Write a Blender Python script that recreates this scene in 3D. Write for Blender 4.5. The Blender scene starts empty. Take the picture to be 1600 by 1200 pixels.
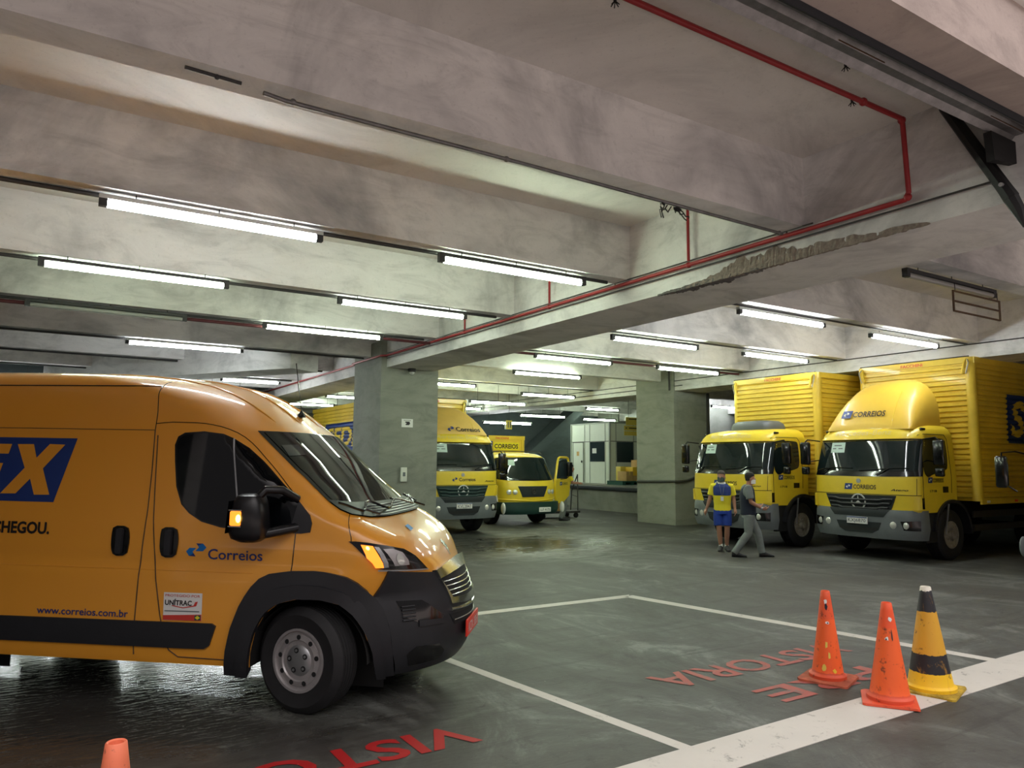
import bpy, bmesh, math, random
from mathutils import Vector, Matrix
PI = math.pi
R = math.radians
random.seed(7)
S = bpy.context.scene
COL = S.collection

# ------------------------------------------------------------------ camera, world, exposure
H = 1.76
YAW, PITCH, ROLL = R(57.8), R(6.03), R(0.38)
fh = Vector((math.cos(YAW), math.sin(YAW), 0))
rv = Vector((math.sin(YAW), -math.cos(YAW), 0))
up = Vector((0, 0, 1))
fw = fh * math.cos(PITCH) + up * math.sin(PITCH)
u0 = -fh * math.sin(PITCH) + up * math.cos(PITCH)
rr = rv * math.cos(ROLL) + u0 * math.sin(ROLL)
uu = -rv * math.sin(ROLL) + u0 * math.cos(ROLL)
cam_d = bpy.data.cameras.new('camera')
cam = bpy.data.objects.new('camera', cam_d)
COL.objects.link(cam)
cam.matrix_world = Matrix(((rr.x, uu.x, -fw.x, 0), (rr.y, uu.y, -fw.y, 0), (rr.z, uu.z, -fw.z, H), (0, 0, 0, 1)))
cam_d.sensor_width = 36.0
cam_d.lens = 1165.0 / 1600.0 * 36.0
cam_d.clip_start = 0.05
cam_d.clip_end = 300
S.camera = cam

W = bpy.data.worlds.new('world')
S.world = W
W.use_nodes = True
WN = W.node_tree.nodes
bg = WN['Background']
# dusk daylight from the street behind the viewer: dim at the horizon (buildings), brighter overhead
_nt = W.node_tree
_tc = _nt.nodes.new('ShaderNodeTexCoord'); _sx = _nt.nodes.new('ShaderNodeSeparateXYZ'); _cr = _nt.nodes.new('ShaderNodeValToRGB')
_nt.links.new(_tc.outputs['Generated'], _sx.inputs[0]); _nt.links.new(_sx.outputs[2], _cr.inputs[0]); _nt.links.new(_cr.outputs[0], bg.inputs[0])
_e = _cr.color_ramp.elements
_e[0].position = 0.30; _e[0].color = (0.06, 0.055, 0.055, 1)
_e[1].position = 0.62; _e[1].color = (1.0, 0.93, 0.92, 1)
bg.inputs[1].default_value = 3.0
S.view_settings.view_transform = 'Standard'
S.view_settings.look = 'None'
S.view_settings.exposure = 0.0
S.view_settings.gamma = 1.0
S.view_settings.use_curve_mapping = False
TUBE_POWER = 68.0

# ------------------------------------------------------------------ materials
MATS = {}
def lin(c):
    return tuple((x / 12.92 if x <= 0.04045 else ((x + 0.055) / 1.055) ** 2.4) for x in c)
def rgb(r, g, b):
    return lin((r / 255., g / 255., b / 255.)) + (1,)
def newmat(name):
    m = bpy.data.materials.new(name)
    m.use_nodes = True
    MATS[name] = m
    nt = m.node_tree
    return m, nt, nt.nodes['Principled BSDF']
def noise(nt, scale, detail=4, rough=0.6, dist=0.0, vec=None, coord='Object', stretch=None):
    n = nt.nodes.new('ShaderNodeTexNoise')
    n.inputs['Scale'].default_value = scale
    n.inputs['Detail'].default_value = detail
    n.inputs['Roughness'].default_value = rough
    n.inputs['Distortion'].default_value = dist
    if vec is None:
        tc = nt.nodes.new('ShaderNodeTexCoord')
        vec = tc.outputs[coord]
    if stretch:
        mp = nt.nodes.new('ShaderNodeMapping')
        mp.inputs['Scale'].default_value = stretch
        nt.links.new(vec, mp.inputs[0])
        vec = mp.outputs[0]
    nt.links.new(vec, n.inputs['Vector'])
    return n.outputs['Fac']
def ramp(nt, fac, stops):
    r = nt.nodes.new('ShaderNodeValToRGB')
    el = r.color_ramp.elements
    while len(el) < len(stops):
        el.new(0.5)
    for e, (p, c) in zip(el, stops):
        e.position = p
        e.color = c if len(c) == 4 else tuple(c) + (1,)
    nt.links.new(fac, r.inputs[0])
    return r.outputs[0]
def mix(nt, fac, a, b):
    m = nt.nodes.new('ShaderNodeMix')
    m.data_type = 'RGBA'
    for s, v in ((m.inputs[0], fac), (m.inputs[6], a), (m.inputs[7], b)):
        if isinstance(v, (int, float)):
            s.default_value = v
        elif isinstance(v, tuple):
            s.default_value = v
        else:
            nt.links.new(v, s)
    return m.outputs[2]
def bump(nt, b, fac, strength, dist=0.01):
    n = nt.nodes.new('ShaderNodeBump')
    n.inputs['Strength'].default_value = strength
    n.inputs['Distance'].default_value = dist
    nt.links.new(fac, n.inputs['Height'])
    nt.links.new(n.outputs[0], b.inputs['Normal'])
def simple(name, col, rough=0.5, metal=0.0, coat=0.0, var=0.0, vscale=6.0, emit=None, estr=0.0, bumps=0.0, spec=None):
    m, nt, b = newmat(name)
    b.inputs['Base Color'].default_value = col
    b.inputs['Roughness'].default_value = rough
    b.inputs['Metallic'].default_value = metal
    b.inputs['Coat Weight'].default_value = coat
    b.inputs['Coat Roughness'].default_value = 0.06
    if spec is not None:
        b.inputs['Specular IOR Level'].default_value = spec
    if var:
        f = noise(nt, vscale, 5, 0.65)
        d = tuple(c * (1 - var) for c in col[:3]) + (1,)
        l = tuple(min(1, c * (1 + var * .6)) for c in col[:3]) + (1,)
        nt.links.new(ramp(nt, f, [(0.3, d), (0.7, l)]), b.inputs['Base Color'])
        if bumps:
            bump(nt, b, f, bumps)
    if emit:
        b.inputs['Emission Color'].default_value = emit
        b.inputs['Emission Strength'].default_value = estr
    return m

def concrete(name, base, stain, sc=1.0, lowdark=False):
    m, nt, b = newmat(name)
    tc = nt.nodes.new('ShaderNodeTexCoord')
    v = tc.outputs['Object']
    big = noise(nt, 0.55 * sc, 6, 0.62, 0.6, v)
    mid = noise(nt, 2.2 * sc, 8, 0.7, 1.1, v, stretch=(0.5, 0.5, 1.6))
    fine = noise(nt, 26, 6, 0.7, 0, v)
    c = ramp(nt, mid, [(0.30, tuple(x * 0.74 for x in base[:3])), (0.50, base[:3]), (0.75, tuple(min(1, x * 1.12) for x in base[:3]))])
    f = ramp(nt, big, [(0.50, (0, 0, 0)), (0.72, (0.85, 0.85, 0.85))])
    c = mix(nt, f, c, stain)
    f2 = ramp(nt, fine, [(0.32, (0.25, 0.25, 0.25)), (0.42, (0, 0, 0))])
    c = mix(nt, f2, c, tuple(x * 0.5 for x in base[:3]) + (1,))
    nt.links.new(c, b.inputs['Base Color'])
    b.inputs['Roughness'].default_value = 0.82
    b.inputs['Specular IOR Level'].default_value = 0.25
    bump(nt, b, fine, 0.25, 0.01)
    return m
concrete('concrete', rgb(224, 222, 220), rgb(140, 140, 142))
concrete('concrete_slab', rgb(222, 218, 213), rgb(204, 200, 196), 0.5)
concrete('concrete_outer', rgb(176, 162, 155), rgb(140, 128, 122))
concrete('concrete_pillar', rgb(138, 140, 130), rgb(104, 107, 100), 0.8)
concrete('concrete_wall', rgb(140, 142, 136), rgb(100, 102, 98), 0.5)
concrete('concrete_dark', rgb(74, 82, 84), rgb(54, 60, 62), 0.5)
simple('cone_base_dirty', rgb(168, 84, 58), 0.8, var=0.4, vscale=14)
simple('cone_base_yellow', rgb(168, 140, 40), 0.8, var=0.6, vscale=14)
simple('unit_grey', rgb(82, 86, 88), 0.5)
simple('grille_black', rgb(14, 15, 17), 0.75)
simple('mirror_black', rgb(20, 20, 23), 0.3)
simple('spall', rgb(138, 126, 116), 0.95, var=0.35, vscale=22, bumps=0.8)
simple('spall_dark', rgb(104, 101, 99), 0.95, var=0.4, vscale=18, bumps=0.8)

def floor_mat():
    m, nt, b = newmat('floor_concrete')
    tc = nt.nodes.new('ShaderNodeTexCoord')
    v = tc.outputs['Object']
    big = noise(nt, 0.22, 5, 0.6, 0.8, v)
    mid = noise(nt, 0.9, 9, 0.74, 1.2, v, stretch=(1.0, 0.6, 1))
    fine = noise(nt, 6, 9, 0.78, 0.5, v)
    c = ramp(nt, mid, [(0.30, rgb(36, 34, 32)), (0.42, rgb(60, 59, 56)), (0.54, rgb(76, 77, 73)), (0.64, rgb(110, 113, 108)), (0.78, rgb(82, 80, 77))])
    f = ramp(nt, big, [(0.42, (0, 0, 0)), (0.60, (0.65, 0.65, 0.65))])
    c = mix(nt, f, c, rgb(58, 55, 50))
    f2 = ramp(nt, fine, [(0.33, (0.7, 0.7, 0.7)), (0.44, (0, 0, 0))])
    c = mix(nt, f2, c, rgb(34, 32, 30))
    spk = ramp(nt, noise(nt, 30, 3, 0.6, 0, v), [(0.70, (0, 0, 0)), (0.76, (0.5, 0.5, 0.5))])
    c = mix(nt, spk, c, rgb(150, 150, 145))
    strk = ramp(nt, noise(nt, 1.7, 6, 0.7, 0.3, v, stretch=(0.25, 3.0, 1)), [(0.56, (0, 0, 0)), (0.64, (0.55, 0.55, 0.55))])
    c = mix(nt, strk, c, rgb(44, 42, 39))
    nt.links.new(c, b.inputs['Base Color'])
    # wetness: a washed area beside the van and damp streaks elsewhere
    sx = nt.nodes.new('ShaderNodeSeparateXYZ')
    nt.links.new(v, sx.inputs[0])
    def gauss(cx, cy, rx, ry, ang=0.0):
        mp = nt.nodes.new('ShaderNodeMapping')
        mp.vector_type = 'TEXTURE'
        mp.inputs['Location'].default_value = (cx, cy, 0)
        mp.inputs['Rotation'].default_value = (0, 0, ang)
        mp.inputs['Scale'].default_value = (rx, ry, 1)
        nt.links.new(v, mp.inputs[0])
        g = nt.nodes.new('ShaderNodeTexGradient')
        g.gradient_type = 'SPHERICAL'
        nt.links.new(mp.outputs[0], g.inputs[0])
        return g.outputs['Fac']
    def math2(op, a, bb):
        n = nt.nodes.new('ShaderNodeMath')
        n.operation = op
        for i, x in enumerate((a, bb)):
            if isinstance(x, (int, float)):
                n.inputs[i].default_value = x
            else:
                nt.links.new(x, n.inputs[i])
        n.use_clamp = op == 'MULTIPLY' or op == 'ADD'
        return n.outputs[0]
    g1 = gauss(0.6, 6.9, 3.6, 2.4, R(-38))
    g2 = gauss(9.3, 13.8, 5.5, 4.0, R(10))
    wet = math2('MAXIMUM', g1, math2('MULTIPLY', g2, 0.46))
    wn = noise(nt, 1.6, 7, 0.7, 1.8, v, stretch=(0.5, 1.3, 1))
    w = math2('ADD', math2('MULTIPLY', wet, 1.35), math2('MULTIPLY', wn, 0.62))
    wr = ramp(nt, w, [(0.50, (0.62, 0.62, 0.62)), (0.66, (0.40, 0.40, 0.40)), (0.84, (0.17, 0.17, 0.17)), (1.0, (0.07, 0.07, 0.07))])
    nt.links.new(wr, b.inputs['Roughness'])
    b.inputs['Specular IOR Level'].default_value = 0.5
    rip = noise(nt, 14, 4, 0.6, 1.0, v, stretch=(0.6, 1.6, 1))
    bump(nt, b, rip, 0.22, 0.012)
    return m
floor_mat()

def paint_on_floor(name, col, wear=0.42):
    m, nt, b = newmat(name)
    f = noise(nt, 7, 8, 0.8, 0.5)
    k = ramp(nt, f, [(wear - 0.09, (1, 1, 1)), (wear + 0.03, (0, 0, 0))])
    g = noise(nt, 1.3, 5, 0.6)
    c = mix(nt, g, tuple(x * 0.75 for x in col[:3]) + (1,), col)
    nt.links.new(mix(nt, k, c, rgb(90, 88, 84)), b.inputs['Base Color'])
    b.inputs['Roughness'].default_value = 0.6
    return m
paint_on_floor('white_floor_paint', rgb(206, 200, 193), 0.39)
paint_on_floor('red_floor_paint', rgb(166, 76, 68), 0.44)
paint_on_floor('red_floor_paint_wet', rgb(178, 22, 26), 0.36)

simple('van_paint', rgb(232, 158, 48), 0.34, coat=0.8)
simple('truck_yellow', rgb(228, 198, 44), 0.42, coat=0.35, var=0.08, vscale=2)
simple('truck_fairing', rgb(224, 184, 62), 0.45, coat=0.2, var=0.08, vscale=2)
simple('box_yellow', rgb(224, 192, 60), 0.42, coat=0.2, var=0.16, vscale=1.5)
simple('black_plastic', rgb(34, 35, 39), 0.45, var=0.1, vscale=9)
simple('gloss_black', rgb(10, 10, 12), 0.16, coat=0.4)
simple('glass_dark', rgb(10, 13, 16), 0.03, spec=0.5)
simple('glass_cab', rgb(20, 31, 33), 0.04, spec=0.6)
simple('pavement', rgb(196, 184, 178), 0.85, var=0.08, vscale=2)
simple('rubber', rgb(24, 24, 26), 0.7, var=0.3, vscale=14, bumps=0.2)
simple('rim_grey', rgb(176, 172, 172), 0.42, metal=0.55, var=0.15, vscale=12)
simple('rim_dirty', rgb(156, 150, 138), 0.6, metal=0.3, var=0.4, vscale=12)
simple('chrome', rgb(226, 230, 226), 0.20, metal=1.0)
simple('silver', rgb(176, 178, 180), 0.35, metal=0.8)
simple('blue_ink', rgb(28, 48, 112), 0.45)
simple('blue_panel', rgb(24, 52, 118), 0.45)
simple('logo_blue', rgb(0, 106, 180), 0.45)
simple('black_ink', rgb(26, 20, 22), 0.45)
simple('white', rgb(226, 226, 222), 0.5)
simple('paper', rgb(196, 216, 208), 0.7)
simple('plate_red', rgb(226, 58, 42), 0.4)
simple('red_ink', rgb(200, 60, 50), 0.5)
simple('faint_letter', rgb(214, 190, 110), 0.5)
simple('grey_plastic', rgb(104, 110, 112), 0.55, var=0.12, vscale=5)
simple('dark_grille', rgb(26, 33, 35), 0.75)
simple('green_grille', rgb(20, 50, 48), 0.6)
simple('faded_fairing', rgb(206, 168, 84), 0.6, var=0.1, vscale=2)
simple('green_bumper', rgb(22, 54, 48), 0.5, var=0.2)
simple('chassis', rgb(20, 20, 20), 0.7)
simple('lamp_glass', rgb(210, 212, 205), 0.12, coat=1, metal=0.3)
simple('amber_lit', rgb(255, 120, 30), 0.3, emit=(1.0, 0.22, 0.02, 1), estr=2.2)
simple('amber_core', rgb(255, 200, 60), 0.3, emit=(1.0, 0.62, 0.10, 1), estr=9.0)
simple('dark_red_pipe', rgb(84, 34, 40), 0.5)
simple('red_pipe', rgb(156, 34, 38), 0.45, var=0.15, vscale=8)
simple('dark_pipe', rgb(62, 60, 60), 0.5, metal=0.3, var=0.2)
simple('steel_rail', rgb(126, 124, 124), 0.42, metal=0.6, var=0.35, vscale=7)
simple('steel_rust', rgb(96, 72, 52), 0.7, metal=0.3, var=0.4, vscale=9)
simple('black_iron', rgb(24, 23, 24), 0.6, metal=0.3)
simple('fixture_dark', rgb(46, 45, 46), 0.6)
simple('fixture_white', rgb(206, 208, 204), 0.45)
simple('tube_off', rgb(150, 150, 146), 0.3)
simple('booth_white', rgb(222, 228, 216), 0.5, var=0.03)
simple('booth_trim', rgb(150, 156, 148), 0.5)
simple('booth_glass', rgb(44, 56, 62), 0.08, coat=1)
simple('cardboard', rgb(196, 160, 104), 0.8, var=0.12)
simple('yellow_box', rgb(240, 198, 60), 0.6, var=0.05)
simple('pallet_green', rgb(28, 78, 66), 0.6)
simple('pallet_blue', rgb(34, 52, 84), 0.6)
simple('sign_yellow', rgb(222, 200, 90), 0.5)
simple('skin_a', rgb(158, 114, 92), 0.6)
simple('skin_b', rgb(172, 122, 98), 0.6)
simple('hair', rgb(26, 22, 22), 0.75)
simple('hair_grey', rgb(66, 58, 56), 0.75)
simple('shirt_yellow', rgb(226, 210, 44), 0.85)
simple('shirt_blue', rgb(34, 52, 112), 0.85)
simple('shorts_blue', rgb(26, 56, 140), 0.85)
simple('shirt_grey', rgb(116, 122, 120), 0.85)
simple('navy', rgb(28, 34, 50), 0.85)
simple('jeans', rgb(124, 130, 128), 0.85, var=0.15, vscale=12)
simple('mask_dark', rgb(52, 70, 68), 0.8)
simple('shoe', rgb(34, 34, 36), 0.6)
simple('switch_white', rgb(214, 216, 206), 0.5)
simple('cable', rgb(60, 60, 56), 0.6)
simple('rubber_edge', rgb(30, 34, 40), 0.6)

def tube_mat(name, col, k=1.0):
    m, nt, b = newmat(name)
    b.inputs['Base Color'].default_value = (0.9, 0.9, 0.9, 1)
    b.inputs['Emission Color'].default_value = col
    b.inputs['Emission Strength'].default_value = TUBE_POWER * k
tube_mat('tube_green', (0.82, 1.0, 0.74, 1))
tube_mat('tube_white', (0.92, 0.98, 0.98, 1), 0.95)
tube_mat('tube_neutral', (0.86, 1.0, 0.80, 1))

def cone_mat(name, base, stripes):
    """stripes: list of (z0,z1,colour) painted or taped bands; plus worn marks."""
    m, nt, b = newmat(name)
    tc = nt.nodes.new('ShaderNodeTexCoord')
    v = tc.outputs['Object']
    sx = nt.nodes.new('ShaderNodeSeparateXYZ')
    nt.links.new(v, sx.inputs[0])
    n = noise(nt, 9, 6, 0.7, 0.8, v)
    add = nt.nodes.new('ShaderNodeMath'); add.operation = 'MULTIPLY_ADD'
    nt.links.new(n, add.inputs[0]); add.inputs[1].default_value = 0.05; nt.links.new(sx.outputs[2], add.inputs[2])
    r = nt.nodes.new('ShaderNodeValToRGB'); r.color_ramp.interpolation = 'CONSTANT'
    el = r.color_ramp.elements
    while len(el) < len(stripes):
        el.new(0.5)
    for e, (z, c) in zip(el, stripes):
        e.position = z + 0.02; e.color = c
    el[0].position = 0
    nt.links.new(add.outputs[0], r.inputs[0])
    g = noise(nt, 5, 8, 0.75, 1.5, v, stretch=(1, 1, 0.45))
    k = ramp(nt, g, [(0.55, (0, 0, 0)), (0.66, (0.8, 0.8, 0.8))])
    c = mix(nt, k, r.outputs[0], base)
    k2 = ramp(nt, noise(nt, 16, 6, 0.7, 0.2, v), [(0.33, (0.85, 0.85, 0.85)), (0.41, (0, 0, 0))])
    c = mix(nt, k2, c, rgb(70, 42, 34))
    nt.links.new(c, b.inputs['Base Color'])
    b.inputs['Roughness'].default_value = 0.55
OR = rgb(240, 98, 40)
cone_mat('cone_orange', rgb(226, 78, 40), [(0, rgb(214, 80, 48)), (0.08, OR), (0.55, rgb(236, 86, 42))])
cone_mat('cone_orange_marked', rgb(226, 84, 40), [(0, rgb(205, 76, 44)), (0.08, OR), (0.5, rgb(230, 90, 48))])
cone_mat('cone_faded', rgb(170, 90, 70), [(0, rgb(232, 108, 66)), (0.4, rgb(226, 118, 84))])
YW = rgb(236, 190, 30)
cone_mat('cone_banded', rgb(206, 150, 46), [(0, YW), (0.16, rgb(30, 30, 34)), (0.30, rgb(212, 158, 44)), (0.62, rgb(34, 34, 38)), (0.775, rgb(220, 215, 200))])

# ------------------------------------------------------------------ mesh helpers
class MB:
    def __init__(s):
        s.v = []; s.f = []; s.mi = []; s.cur = 0
    def add(s, vs, fs):
        n = len(s.v)
        s.v += [tuple(x) for x in vs]
        s.f += [tuple(i + n for i in f) for f in fs]
        s.mi += [s.cur] * len(fs)
        return s
    def box(s, x0, x1, y0, y1, z0, z1, M=None, bev=0.0):
        if bev > 0:
            b = min(bev, abs(x1 - x0) / 2.01, abs(y1 - y0) / 2.01, abs(z1 - z0) / 2.01)
            return s.rbox(x0, x1, y0, y1, z0, z1, b, M)
        vs = [Vector((x, y, z)) for z in (z0, z1) for y in (y0, y1) for x in (x0, x1)]
        if M is not None: vs = [M @ v for v in vs]
        return s.add(vs, [(0, 2, 3, 1), (4, 5, 7, 6), (0, 1, 5, 4), (2, 6, 7, 3), (0, 4, 6, 2), (1, 3, 7, 5)])
    def rbox(s, x0, x1, y0, y1, z0, z1, b, M=None):
        bm = bmesh.new()
        bmesh.ops.create_cube(bm, size=1)
        for v in bm.verts:
            v.co = Vector(((x0 + x1) / 2 + v.co.x * (x1 - x0), (y0 + y1) / 2 + v.co.y * (y1 - y0), (z0 + z1) / 2 + v.co.z * (z1 - z0)))
        bmesh.ops.bevel(bm, geom=bm.edges[:], offset=b, segments=3, affect='EDGES', profile=0.5)
        return s.addbm(bm, M)
    def addbm(s, bm, M=None):
        bm.verts.index_update()
        vs = [v.co.copy() for v in bm.verts]
        if M is not None: vs = [M @ v for v in vs]
        fs = [tuple(v.index for v in f.verts) for f in bm.faces]
        bm.free()
        return s.add(vs, fs)
    def rings(s, rs, cap=True, close=True):
        n = len(rs[0]); vs = [p for r in rs for p in r]; fs = []
        for i in range(len(rs) - 1):
            for j in range(n if close else n - 1):
                a = i * n + j; b = i * n + (j + 1) % n
                fs.append((a, b, b + n, a + n))
        if cap:
            fs.append(tuple(range(n))[::-1]); fs.append(tuple(range((len(rs) - 1) * n, len(rs) * n)))
        return s.add(vs, fs)
    def tube(s, pts, r, n=10, cap=True):
        pts = [Vector(p) for p in pts]
        rad = r if isinstance(r, (list, tuple)) else [r] * len(pts)
        rs = []; ref = None
        for i, p in enumerate(pts):
            d = ((pts[min(i + 1, len(pts) - 1)] - p).normalized() + (p - pts[max(i - 1, 0)]).normalized())
            d = d.normalized() if d.length > 1e-6 else Vector((0, 0, 1))
            if ref is None:
                ref = Vector((0, 0, 1)) if abs(d.z) < 0.9 else Vector((1, 0, 0))
            a = d.cross(ref).normalized(); b = a.cross(d).normalized(); ref = b
            rs.append([p + (a * math.cos(2 * PI * k / n) + b * math.sin(2 * PI * k / n)) * rad[i] for k in range(n)])
        return s.rings(rs, cap)
    def lathe(s, prof, n=32, M=None, cap=True):
        rs = [[Vector((r * math.cos(2 * PI * k / n), r * math.sin(2 * PI * k / n), z)) for k in range(n)] for r, z in prof]
        if M is not None: rs = [[M @ p for p in r] for r in rs]
        return s.rings(rs, cap)
    def prism(s, poly, d, M=None, axis='z'):
        n = len(poly)
        vs = [Vector((x, y, 0)) for x, y in poly] + [Vector((x, y, d)) for x, y in poly]
        if M is not None: vs = [M @ v for v in vs]
        fs = [tuple(range(n))[::-1], tuple(range(n, 2 * n))] + [(i, (i + 1) % n, (i + 1) % n + n, i + n) for i in range(n)]
        return s.add(vs, fs)
    def ell(s, c, r, n=14, m=9):
        rs = []
        for i in range(m + 1):
            t = PI * i / m; q = max(math.sin(t), 0.02)
            rs.append([Vector((c[0] + r[0] * q * math.cos(2 * PI * k / n), c[1] + r[1] * q * math.sin(2 * PI * k / n), c[2] - r[2] * math.cos(t))) for k in range(n)])
        return s.rings(rs)
    def mesh(s, name):
        me = bpy.data.meshes.new(name)
        me.from_pydata(s.v, [], s.f)
        bm = bmesh.new(); bm.from_mesh(me)
        bmesh.ops.remove_doubles(bm, verts=bm.verts, dist=1e-6)
        bmesh.ops.recalc_face_normals(bm, faces=bm.faces)
        bm.to_mesh(me); bm.free()
        return me
    def build(s, name, mat, parent=None, smooth=True, **kw):
        return link(name, s.mesh(name), mat, parent, smooth, **kw)

def link(name, me, mat, parent=None, smooth=True, label=None, cat=None, group=None, kind=None, loc=None):
    if mat is not None:
        me.materials.clear()
        me.materials.append(MATS[mat])
    if smooth:
        for p in me.polygons: p.use_smooth = True
        try: me.set_sharp_from_angle(angle=R(38))
        except Exception: pass
    o = bpy.data.objects.new(name, me)
    COL.objects.link(o)
    if parent is not None: o.parent = parent
    if loc: o.location = loc
    return tag(o, label, cat, group, kind)
def tag(o, label=None, cat=None, group=None, kind=None):
    if label: o['label'] = label
    if cat: o['category'] = cat
    if group: o['group'] = group
    if kind: o['kind'] = kind
    return o
def thing(name, label, cat, loc=(0, 0, 0), rz=0.0, group=None, rx=0.0, ry=0.0):
    o = bpy.data.objects.new(name, None)
    o.empty_display_size = 0.2
    COL.objects.link(o)
    o.location = loc; o.rotation_euler = (rx, ry, rz)
    return tag(o, label, cat, group)
def kids(o): return [c for c in bpy.data.objects if c.parent == o]
def dup(o, parent=None):
    c = o.copy(); COL.objects.link(c); c.parent = parent
    for k in kids(o): dup(k, c)
    return c
def evaluated(o):
    bpy.context.view_layer.update()
    dg = bpy.context.evaluated_depsgraph_get()
    me = bpy.data.meshes.new_from_object(o.evaluated_get(dg))
    return me
def boolean_cut(me, cutters):
    o = bpy.data.objects.new('tmp', me); COL.objects.link(o)
    cs = []
    for c in cutters:
        co = bpy.data.objects.new('tmpc', c); COL.objects.link(co); cs.append(co)
        m = o.modifiers.new('b', 'BOOLEAN'); m.operation = 'DIFFERENCE'; m.object = co; m.solver = 'EXACT'
    r = evaluated(o)
    for x in cs + [o]: bpy.data.objects.remove(x)
    return r

# ---- text and surface decals
def text_bm(s, bold=0.0, shear=0.0, spacing=1.0):
    c = bpy.data.curves.new('t', 'FONT'); c.body = s; c.offset = bold; c.shear = shear; c.space_character = spacing
    c.resolution_u = 3
    o = bpy.data.objects.new('t', c); COL.objects.link(o)
    me = evaluated(o)
    bpy.data.objects.remove(o)
    bm = bmesh.new(); bm.from_mesh(me); bpy.data.meshes.remove(me)
    bmesh.ops.remove_doubles(bm, verts=bm.verts, dist=1e-4)
    return bm
def fit(bm, u0, v0, u1, v1):
    xs = [v.co.x for v in bm.verts]; ys = [v.co.y for v in bm.verts]
    a, b, c, d = min(xs), max(xs), min(ys), max(ys)
    for v in bm.verts:
        v.co.x = u0 + (v.co.x - a) / (b - a) * (u1 - u0)
        v.co.y = v0 + (v.co.y - c) / (d - c) * (v1 - v0)
        v.co.z = 0
    return bm
def poly_bm(polys):
    bm = bmesh.new()
    for p in polys:
        bm.faces.new([bm.verts.new((x, y, 0)) for x, y in p])
    return bm
def inset_poly(p, d):
    cx = sum(a for a, b in p) / len(p); cy = sum(b for a, b in p) / len(p)
    return [(cx + (a - cx) * (1 - d), cy + (b - cy) * (1 - d)) for a, b in p]
def smooth_poly(p, it=2):
    for _ in range(it):
        q = []
        for i in range(len(p)):
            a = p[i]; b = p[(i + 1) % len(p)]
            q += [(a[0] * .75 + b[0] * .25, a[1] * .75 + b[1] * .25), (a[0] * .25 + b[0] * .75, a[1] * .25 + b[1] * .75)]
        p = q
    return p
def round_rect(x0, y0, x1, y1, r, n=4):
    out = []
    for cx, cy, a0 in ((x1 - r, y1 - r, 0), (x0 + r, y1 - r, 90), (x0 + r, y0 + r, 180), (x1 - r, y0 + r, 270)):
        for k in range(n + 1):
            a = R(a0 + 90 * k / n); out.append((cx + r * math.cos(a), cy + r * math.sin(a)))
    return out
def ring_polys(outer, inner):
    n = len(outer)
    return [[outer[i], outer[(i + 1) % n], inner[(i + 1) % n], inner[i]] for i in range(n)]
def decal(name, bm, f, mat, parent, cu=0.05, cv=0.05, off=0.003, thick=0.0, **kw):
    bmesh.ops.remove_doubles(bm, verts=bm.verts, dist=1e-5)
    for ax, c in ((0, cu), (1, cv)):
        if not c: continue
        lo = min(v.co[ax] for v in bm.verts); hi = max(v.co[ax] for v in bm.verts)
        k = math.ceil(lo / c + 1e-6)
        while k * c < hi - 1e-6:
            co = [0, 0, 0]; no = [0, 0, 0]; co[ax] = k * c; no[ax] = 1
            bmesh.ops.bisect_plane(bm, geom=bm.verts[:] + bm.edges[:] + bm.faces[:], plane_co=co, plane_no=no, dist=1e-6)
            k += 1
    bmesh.ops.triangulate(bm, faces=[g for g in bm.faces if len(g.verts) > 4])
    for g in bm.faces:
        if g.normal.z < 0: g.normal_flip()
    e = 1e-3; N = {}
    for v in bm.verts:
        u, w = v.co.x, v.co.y
        P = Vector(f(u, w))
        n = (Vector(f(u + e, w)) - Vector(f(u - e, w))).cross(Vector(f(u, w + e)) - Vector(f(u, w - e)))
        n = n.normalized() if n.length > 0 else Vector((0, 0, 1))
        N[v] = n
        v.co = P + n * off
    if thick:
        r = bmesh.ops.duplicate(bm, geom=bm.faces[:])
        vm = r['vert_map']; orig = [v for v in N]
        base = {}
        for v in orig:
            w = vm.get(v)
            if w is not None:
                w.co = v.co - N[v] * (thick + off); base[v] = w
        dupf = [g for g in r['geom'] if isinstance(g, bmesh.types.BMFace)]
        es = [ed for ed in bm.edges if len(ed.link_faces) == 1 and ed.verts[0] in base and ed.verts[1] in base]
        bmesh.ops.delete(bm, geom=dupf, context='FACES_ONLY')
        for ed in es:
            a, b = ed.verts
            try: bm.faces.new((a, b, base[b], base[a]))
            except ValueError: pass
        bmesh.ops.delete(bm, geom=[ed for ed in bm.edges if not ed.link_faces], context='EDGES')
        bmesh.ops.recalc_face_normals(bm, faces=bm.faces)
    me = bpy.data.meshes.new(name); bm.to_mesh(me); bm.free()
    return link(name, me, mat, parent, kw.pop('smooth', True), **kw)
def plane_map(o, u, v):
    o, u, v = Vector(o), Vector(u), Vector(v)
    return lambda a, b: o + u * a + v * b
def flat_text(name, s, rect, f, mat, parent, off=0.003, **kw):
    bold = kw.pop('bold', 0.0); shear = kw.pop('shear', 0.0)
    return decal(name, fit(text_bm(s, bold, shear), *rect), f, mat, parent, 0, 0, off, smooth=False, **kw)
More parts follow.
